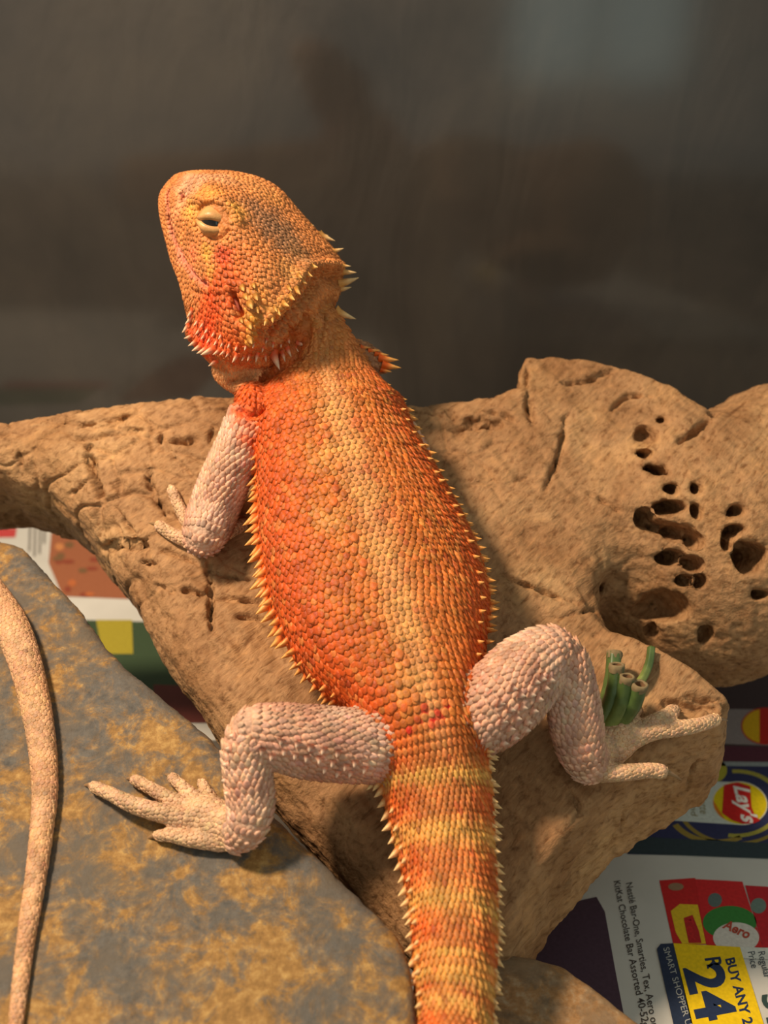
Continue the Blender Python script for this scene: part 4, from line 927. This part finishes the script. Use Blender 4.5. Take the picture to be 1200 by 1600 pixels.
for c, dr, r in claws:
    o = link('claw', claw_me, None, dragon, c); z = norm(dr + np.array([0, 0, -.25])); x = np.array([0, 0, 1.0]) - z[2] * z; x = norm(x); y = np.cross(z, x)
    o.rotation_mode = 'QUATERNION'; o.rotation_quaternion = Matrix(np.stack([x, y, z], 1).tolist()).to_quaternion(); o.scale = (r * 1.2, r * 1.2, r * 1.9)

# ------------------------------------------------------------------ tail of a second lizard on the slate
tp = [(-330, 800, 44), (-210, 800, 38), (-100, 850, 33), (-30, 925, 29), (14, 980, 27), (38, 1030, 24.5), (62, 1127, 21.5), (73, 1232, 19), (67, 1310, 17), (56, 1390, 15), (43, 1470, 13.5), (33, 1547, 12), (26, 1610, 10.5), (16, 1700, 8), (8, 1780, 4), (4, 1810, 1.2)]
rows = []
for x, y, hw in tp:
    d = (slate_px(x, y) - CAM) @ FV if x < -150 else slate_d(max(x, -250), min(y, 1790), 0.0)
    r = px2cm(hw, d); rows.append([*(P(x, y, d) + np.array([0, -.29, .96]) * r * .70), r, r * .78, r * .72, y])
nLF = len(LF); t2 = add_loft('tail2', np.array(rows)[::-1], np.array([0, -.29, .96]), 190, 32, 2.3)
v, ff = tube_mesh(t2['rings']); n_, k_ = t2['rings'].shape[:2]
def tail2_col(X, th, ex):
    side = np.abs(np.cos(th)); c = np.tile(col(206, 164, 128), (len(X), 1)); band = .5 + .5 * np.sin(ex / 21.0 + np.cos(th) * .5); c = mix(c, col(188, 130, 94)[None], band * .3)
    return mix(c, col(226, 178, 132)[None], np.exp(-((ex % 105 - 52) / 20)**2) * .6)
tc = np.concatenate([tail2_col(v[:-2], np.tile(t2['th'], n_), np.repeat(t2['ex'], k_)), np.tile(col(200, 150, 110), (2, 1))])
tail2 = empty('lizard_tail', np.array([v[:, 0].mean(), v[:, 1].mean(), v[:, 2].min()]))
tag(tail2, 'pale tan tail of a second lizard lying curved on the slate rock', 'tail')
mk('tail_skin', v, ff, M_skin, tail2, BASE[tail2.name], cols=tc)
main_batches = batches; batches = []; bvh_main = bvh
bvh = BVHTree.FromPolygons(v.tolist(), [tuple(int(a) for a in q_) for q_ in ff[0]])
rows_on(t2, .105, .115, lambda th, ex, u: .14 - .03 * (u < .2), lambda th, ex, u, p: np.clip(.02 + .8 * sstep(.88, .98, np.abs(np.cos(th))), 0, 1), lambda p, th, ex: tail2_col(p, th, ex), tol=.15, keep=lambda th, ex, u: np.sin(th) > -.45, lw=.95, zf=.45)
PCsave = PC
sv, t3, q4, sc_ = batches[0]
o = mk('scales', sv, [t3, q4], M_scale, tail2, BASE[tail2.name], cols=sc_); o['kind'] = 'stuff'
bvh = bvh_main

# ------------------------------------------------------------------ cut green stems on the log
m_stem, nt, b = new_mat('stem_green'); at = nd(nt, 'ShaderNodeVertexColor', layer_name='Col'); mp = mapping(nt, (1, 1, 1)); n1 = nd(nt, 'ShaderNodeTexNoise', i_Scale=300.0, i_Detail=4.0); nt.links.new(mp.outputs[0], n1.inputs[0])
r1 = ramp(nt, [(.35, (.75, .78, .7)), (.65, (1.15, 1.12, 1.05))]); nt.links.new(n1.outputs[0], r1.inputs[0]); nt.links.new(mixc(nt, 1.0, at.outputs[0], r1.outputs[0], 'MULTIPLY'), b.inputs['Base Color']); b.inputs['Roughness'].default_value = .38
m_pith = plain('stem_pith', tuple(col(132, 114, 82)), .8); m_hollow = plain('stem_hollow', tuple(col(138, 104, 72)), .9)
def stem(name, base, tip, d_base, d_tip, r0, r1, label, end=True, pale=0.0):
    a, c = P(*base, d_base), P(*tip, d_tip); n = 22; u = np.linspace(0, 1, n)[:, None]; bow = norm(np.cross(c - a, CAM - a)) * .10
    C = a * (1 - u) + c * u + bow * np.sin(np.pi * u); rad = (px2cm(r0, d_base) * (1 - u) + px2cm(r1, d_tip) * u)[:, 0]
    rad = rad * (1 + .07 * np.exp(-((u[:, 0] - .55) / .03)**2)); T, N_, L_ = frames(C, norm(CAM - a)); th = np.linspace(0, 2 * np.pi, 18, endpoint=False)
    rings = C[:, None] + rad[:, None, None] * (np.cos(th)[None, :, None] * L_[:, None] + np.sin(th)[None, :, None] * N_[:, None]); rings = rings * 1.0
    rings += (.012 * np.cos(th * 5)[None, :, None] * norm(rings - C[:, None]))
    root = empty(name, a); tag(root, label, 'plant stem', 'cut green stems by the toes')
    cc = mix(np.tile(col(78, 100, 54), (n * 18, 1)), col(150, 160, 84)[None], np.repeat(np.clip(.55 - u[:, 0] * 1.3 + pale, 0, 1), 18)); 
    if end:
        ring_ = lambda q_, o_: C[-1] + T[-1] * o_ + rad[-1] * q_ * (np.cos(th)[:, None] * L_[-1] + np.sin(th)[:, None] * N_[-1])
        rings = np.concatenate([rings, np.array([ring_(.74, 0), ring_(.70, -.30)])]); cc = np.concatenate([cc, np.tile(col(138, 130, 84), (36, 1))])
    v, ff = tube_mesh(rings)
    mk('stalk', v, ff, m_stem, root, a, cols=np.concatenate([cc, np.tile(col(120, 130, 70), (2, 1))]))
    if end:
        pr = []
        for rr, off in ((1.0, -.16), (1.07, -.06), (1.04, .03), (.80, .05), (.62, .02)):
            pr.append(C[-1] + T[-1] * off + rad[-1] * rr * (np.cos(th)[:, None] * L_[-1] + np.sin(th)[:, None] * N_[-1]) * (1 + .05 * rng.normal(size=(18, 1))))
        pr = np.array(pr); rim = mk('cut_rim', pr.reshape(-1, 3), grid_faces(5, 18), m_pith, root, C[-1])
        pit = np.concatenate([ring_(.64, .03), ring_(.62, -.12), ring_(.58, -.28), (C[-1] - T[-1] * .28)[None]]); j = np.arange(18)
        mk('hollow', pit, [grid_faces(3, 18, flip=True), np.stack([36 + j, 36 + (j + 1) % 18, np.full(18, 54)], -1)], m_hollow, rim, C[-1])
sd = on_log(945, 1120, .35)
def stem_d(px, py, lift): return on_log(px, py, lift)
stem('green_stem', (936, 1122), (960, 1020), stem_d(936, 1122, .30), stem_d(960, 1020, .8), 11, 11.5, 'green cut stem standing tallest, behind another stem end')
stem('green_stem', (940, 1126), (964, 1040), stem_d(940, 1126, .55), stem_d(964, 1040, 1.7), 12, 12, 'green cut stem with an open brown end, leaning on the tallest stem')
stem('green_stem', (950, 1134), (980, 1058), stem_d(950, 1134, .50), stem_d(980, 1058, 1.7), 13, 11.5, 'paler green cut stem in the middle of the bunch', pale=.25)
stem('green_stem', (966, 1130), (1000, 1070), stem_d(966, 1130, .45), stem_d(1000, 1070, 1.6), 13, 12.5, 'short dark green cut stem touching the toes')
stem('green_stem', (994, 1075), (1018, 1012), stem_d(994, 1075, .25), stem_d(1018, 1012, .25), 7, 6, 'thin bright green sprig with a torn tip', end=False, pale=.2)

# ------------------------------------------------------------------ printed flyers on the floor
m_paper, nt, b = new_mat('newsprint'); mp = mapping(nt); n1 = nd(nt, 'ShaderNodeTexNoise', i_Scale=30.0, i_Detail=5.0); nt.links.new(mp.outputs[0], n1.inputs[0])
r1 = ramp(nt, [(.3, tuple(col(194, 192, 184))), (.7, tuple(col(210, 208, 200)))]); nt.links.new(n1.outputs[0], r1.inputs[0]); nt.links.new(r1.outputs[0], b.inputs['Base Color']); b.inputs['Roughness'].default_value = .6
INK = {}
def ink(c):
    if c not in INK: INK[c] = plain('ink_%d_%d_%d' % c, tuple(col(*c)), .55)
    return INK[c]
def sheet(name, corners, label):
    p = np.array([PZ(*c) for c in corners]); n = 24; u, w_ = np.meshgrid(np.linspace(0, 1, n), np.linspace(0, 1, n), indexing='ij'); u, w_ = u[..., None], w_[..., None]
    g = (p[0] * (1 - u) * (1 - w_) + p[1] * u * (1 - w_) + p[2] * u * w_ + p[3] * (1 - u) * w_).reshape(-1, 3); g[:, 2] = .0
    v = np.concatenate([g, g - np.array([0, 0, .015])]); q_ = grid_faces(n, n, False)
    o = mk(name, v, [q_, q_[:, ::-1] + n * n], m_paper, None, np.array([g[:, 0].mean(), g[:, 1].mean(), -.015]), smooth=False); tag(o, label, 'flyer'); return o
paper_r = sheet('printed_flyer', [(760, 1000), (1750, 1010), (1900, 1990), (500, 1960)], 'printed supermarket flyer with crisp packets and a yellow price box')
paper_l = sheet('printed_flyer', [(-900, 740), (620, 740), (560, 1150), (-1100, 1200)], 'printed flyer lying on the floor behind the slate rock')
for o, dz in ((paper_l, .004),): pass
lay = {}
def flat(name, pts, c, parent, z):
    p = np.array([PZ(*q_) for q_ in pts]); p[:, 2] = .006 + z * .004; n = len(p)
    o = mk(name, p, [np.arange(n)[None]], ink(c), parent, p.mean(0), smooth=False)
    me = o.data
    if me.polygons[0].normal.z < 0: me.flip_normals()
    return o
def oval(cx, cy, rx, ry, a0=0, a1=360, n=40, rot=0):
    t = np.radians(np.linspace(a0, a1, n)); c, s_ = math.cos(math.radians(rot)), math.sin(math.radians(rot)); return [(cx + rx * np.cos(k) * c - ry * np.sin(k) * s_, cy + rx * np.cos(k) * s_ + ry * np.sin(k) * c) for k in t]
def ring_band(cx, cy, r0, r1, asp, a0, a1, n=24, rot=0): return oval(cx, cy, r1, r1 * asp, a0, a1, n, rot) + oval(cx, cy, r0, r0 * asp, a0, a1, n, rot)[::-1]
def text(body_, p0, p1, cap, c, parent, z, bold=0.0, name='lettering', shear=0.0):
    """reads from pixel p0 to p1 on the floor; cap = pixel offset of the tops of the letters"""
    cu = bpy.data.curves.new('t', 'FONT'); cu.body = body_; cu.offset = bold; cu.resolution_u = 4; cu.shear = shear
    to = bpy.data.objects.new('t', cu); scene.collection.objects.link(to); dg = bpy.context.evaluated_depsgraph_get(); me = bpy.data.meshes.new_from_object(to.evaluated_get(dg))
    co = np.zeros(len(me.vertices) * 3, np.float32); me.vertices.foreach_get('co', co); co = co.reshape(-1, 3).astype(float)
    bpy.data.objects.remove(to); bpy.data.curves.remove(cu)
    x0, x1 = co[:, 0].min(), co[:, 0].max(); a, b_ = PZ(*p0), PZ(*p1); up = PZ(p0[0] + cap[0], p0[1] + cap[1]) - a
    w_ = a + ((co[:, 0] - x0) / (x1 - x0))[:, None] * (b_ - a) + (co[:, 1] / .7)[:, None] * up; w_[:, 2] = .006 + z * .004; base = w_.mean(0)
    me.vertices.foreach_set('co', ((w_ - base) * S).astype(np.float32).ravel()); me.update()
    o = link(name, me, ink(c), parent, base)
    if len(me.polygons) and me.polygons[0].normal.z < 0: me.flip_normals()
    return o
R = paper_r
# second crisp packet, mostly under the burl
flat('print_block', [(1040, 1040), (1400, 1030), (1400, 1198), (1090, 1196), (1040, 1160)], (74, 60, 62), R, 0)
flat('print_block', [(1120, 1108), (1320, 1110), (1320, 1170), (1120, 1162)], (150, 140, 138), R, 1)
flat('print_oval', oval(1196, 1135, 38, 29), (196, 44, 36), R, 2); flat('print_patch', oval(1196, 1135, 36, 27, 105, 255), (226, 180, 30), R, 3)
flat('print_block', [(1080, 1165), (1400, 1172), (1400, 1196), (1090, 1194)], (92, 48, 62), R, 2)
# crisp packet with the red banner oval
flat('print_block', [(1085, 1192), (1420, 1196), (1440, 1345), (980, 1335), (1010, 1300)], (52, 56, 92), R, 2)
flat('print_block', [(1080, 1190), (1420, 1194), (1420, 1200), (1080, 1197)], (150, 160, 160), R, 3)
flat('print_swirl', ring_band(1150, 1256, 66, 74, .72, -95, 100), (168, 160, 70), R, 3); flat('print_swirl', ring_band(1150, 1256, 86, 93, .70, 40, 160), (150, 130, 60), R, 3)
flat('print_swirl', ring_band(1120, 1262, 70, 80, .72, 60, 150), (156, 134, 62), R, 3)
flat('print_patch', oval(1112, 1204, 24, 20), (176, 170, 60), R, 3)
flat('print_block', [(1100, 1221), (1150, 1223), (1160, 1290), (1052, 1283)], (206, 214, 206), R, 4)
flat('print_oval', oval(1156, 1256, 43.5, 34, rot=8), (226, 226, 210), R, 5); flat('print_oval', oval(1156, 1256, 42, 32.5, rot=8), (232, 206, 24), R, 6)
flat('print_patch', oval(1156, 1256, 42, 32.5, 118, 178, rot=8), (222, 128, 34), R, 7)
flat('print_banner', [(1131, 1228), (1152, 1223.5), (1172, 1230), (1174, 1262), (1180, 1277), (1188, 1283), (1178, 1288), (1160, 1288.5), (1144, 1283), (1128, 1272)], (206, 40, 38), R, 8)
text("Lay's", (1146, 1229), (1160, 1286), (24, 3), (236, 234, 228), R, 9, .03, shear=.15)
text('palette', (1090, 1236), (1094, 1272), (13, 2), (150, 140, 96), R, 6); text('land', (1078, 1250), (1080, 1275), (10, 1.5), (150, 140, 96), R, 6)
flat('print_block', [(990, 1308), (1440, 1330), (1440, 1352), (980, 1334)], (52, 66, 72), R, 5)
# chocolate bars
flat('print_block', [(1030, 1376), (1086, 1372), (1104, 1476), (1052, 1476)], (196, 40, 40), R, 1); flat('print_patch', [(1048, 1424), (1062, 1413), (1090, 1414), (1103, 1475), (1066, 1475), (1056, 1458)], (224, 188, 40), R, 2)
flat('print_patch', [(1068, 1435), (1082, 1430), (1092, 1455), (1096, 1474), (1076, 1474)], (178, 40, 40), R, 3); flat('print_patch', oval(1056, 1386, 12, 6), (150, 120, 92), R, 2)
text('Tex', (1068, 1434), (1078, 1472), (13, -2), (196, 44, 44), R, 4, .02)
flat('print_block', [(1086, 1374), (1160, 1378), (1192, 1481), (1104, 1478)], (204, 42, 44), R, 2); flat('print_patch', oval(1140, 1442, 42, 26), (58, 128, 58), R, 3); flat('print_patch', oval(1150, 1466, 36, 24), (212, 206, 196), R, 4); flat('print_block', [(1095, 1479), (1200, 1482), (1204, 1500), (1098, 1496)], (214, 214, 204), R, 5)
flat('print_patch', oval(1117, 1407, 11, 11), (96, 112, 108), R, 3); text('Aero', (1128, 1450), (1168, 1468), (8, -12), (178, 74, 54), R, 6, .03)
flat('print_block', [(1164, 1384), (1330, 1394), (1340, 1484), (1192, 1481)], (190, 36, 46), R, 3); flat('print_patch', oval(1185, 1416, 12, 12), (110, 130, 120), R, 4)
# price box
flat('print_box', [(1052, 1475), (1156, 1481), (1205, 1640), (1240, 1760), (1110, 1760), (1084, 1620)], (236, 198, 20), R, 7); flat('print_box', [(1026, 1484), (1032, 1476), (1052, 1475), (1084, 1610), (1116, 1760), (1080, 1760), (1056, 1620)], (40, 52, 76), R, 7)
text('BUY ANY 2', (1133, 1500), (1162, 1604), (14, -3), (36, 50, 80), R, 8, .03)
text('R', (1101, 1499), (1106, 1516), (24, -3), (36, 50, 80), R, 8, .02); text('24', (1069, 1514), (1092, 1600), (56, -10), (36, 50, 80), R, 8, .035)
text('SMART SHOPPER USING', (1036, 1483), (1082, 1640), (9, -2.5), (170, 172, 166), R, 8)
text('Regular', (1184, 1489), (1194, 1530), (11, -2), (56, 66, 74), R, 6); text('Price', (1168, 1489), (1174, 1514), (11, -2), (56, 66, 74), R, 6); text('31', (1190, 1556), (1200, 1600), (34, -6), (50, 70, 66), R, 6, .03)
text('Nestl\u00e9 Bar-One, Smarties, Tex, Aero or', (978, 1381), (1018, 1606), (10, -2), (70, 62, 58), R, 4, .006); text('KitKat Chocolate Bar Assorted 40-52g', (959, 1378), (1004, 1606), (10, -2), (70, 62, 58), R, 4, .006)
flat('print_block', [(850, 1420), (932, 1402), (945, 1425), (962, 1520), (985, 1640), (800, 1660)], (78, 58, 72), R, 3)
L_ = paper_l
flat('print_block', [(-200, 780), (18, 786), (14, 838), (-200, 836)], (70, 120, 84), L_, 1); flat('print_block', [(-200, 824), (26, 826), (24, 840), (-200, 842)], (190, 70, 70), L_, 2)
for x, y0, y1 in ((46, 796, 862), (54, 800, 870), (62, 802, 866), (69, 808, 850)): flat('print_line', [(x, y0), (x + 3.5, y0), (x + 1.5, y1), (x - 2, y1)], (128, 124, 118), L_, 3)
flat('print_block', [(84, 790), (220, 800), (240, 938), (98, 932), (76, 880)], (156, 96, 66), L_, 1)
for k in range(14): flat('print_patch', oval(random.uniform(90, 150), random.uniform(850, 930), random.uniform(5, 10), random.uniform(3, 6)), random.choice([(184, 104, 60), (140, 70, 50), (196, 130, 80), (120, 90, 60)]), L_, 2 + k * .2)
flat('print_block', [(100, 968), (330, 975), (420, 1120), (130, 1120)], (58, 76, 52), L_, 1); flat('print_block', [(150, 969), (206, 969), (208, 1022), (160, 1022)], (164, 150, 48), L_, 2); flat('print_block', [(240, 1070), (440, 1078), (440, 1130), (240, 1130)], (104, 52, 46), L_, 3)

# ------------------------------------------------------------------ the room's window behind the viewer: cool daylight, mirrored faintly in the backing
m_day, nt, b = new_mat('daylight_pane'); b.inputs['Base Color'].default_value = (.6, .7, .7, 1)
lp = nd(nt, 'ShaderNodeTexNoise', i_Scale=1.5); mpp = mapping(nt); nt.links.new(mpp.outputs[0], lp.inputs[0]); rr_ = ramp(nt, [(.3, (.62, .86, .80)), (.7, (.80, 1.0, .95))]); nt.links.new(lp.outputs[0], rr_.inputs[0])
nt.links.new(rr_.outputs[0], b.inputs['Emission Color']); b.inputs['Emission Strength'].default_value = 1.6
m_frame = plain('window_frame_paint', tuple(col(150, 150, 144)), .6)
wy = -400.0; wx0, wx1, wz0, wz1 = 52, 132, -28, 130
win = empty('window_1_offscreen', np.array([(wx0 + wx1) / 2, wy, wz0])); win['kind'] = 'structure'; win['label'] = 'room window facing the terrarium'; win['category'] = 'window'
nx_, nz_ = 2, 3
for i in range(nx_):
    for j in range(nz_):
        x0 = wx0 + (wx1 - wx0) * i / nx_ + 2; x1 = wx0 + (wx1 - wx0) * (i + 1) / nx_ - 2; z0 = wz0 + (wz1 - wz0) * j / nz_ + 2; z1 = wz0 + (wz1 - wz0) * (j + 1) / nz_ - 2
        v, f = box(x0, x1, wy - .5, wy + .5, z0, z1); mk('pane_offscreen', v, f, m_day, win, smooth=False)
for i in range(nx_ + 1):
    x = wx0 + (wx1 - wx0) * i / nx_; v, f = box(x - 2, x + 2, wy - 2, wy + 2, wz0 - 2, wz1 + 2); mk('frame_post', v, f, m_frame, win, smooth=False)
for j in range(nz_ + 1):
    z = wz0 + (wz1 - wz0) * j / nz_; v, f = box(wx0 - 2, wx1 + 2, wy - 1.8, wy + 1.8, z - 2, z + 2); mk('frame_rail', v, f, m_frame, win, smooth=False)
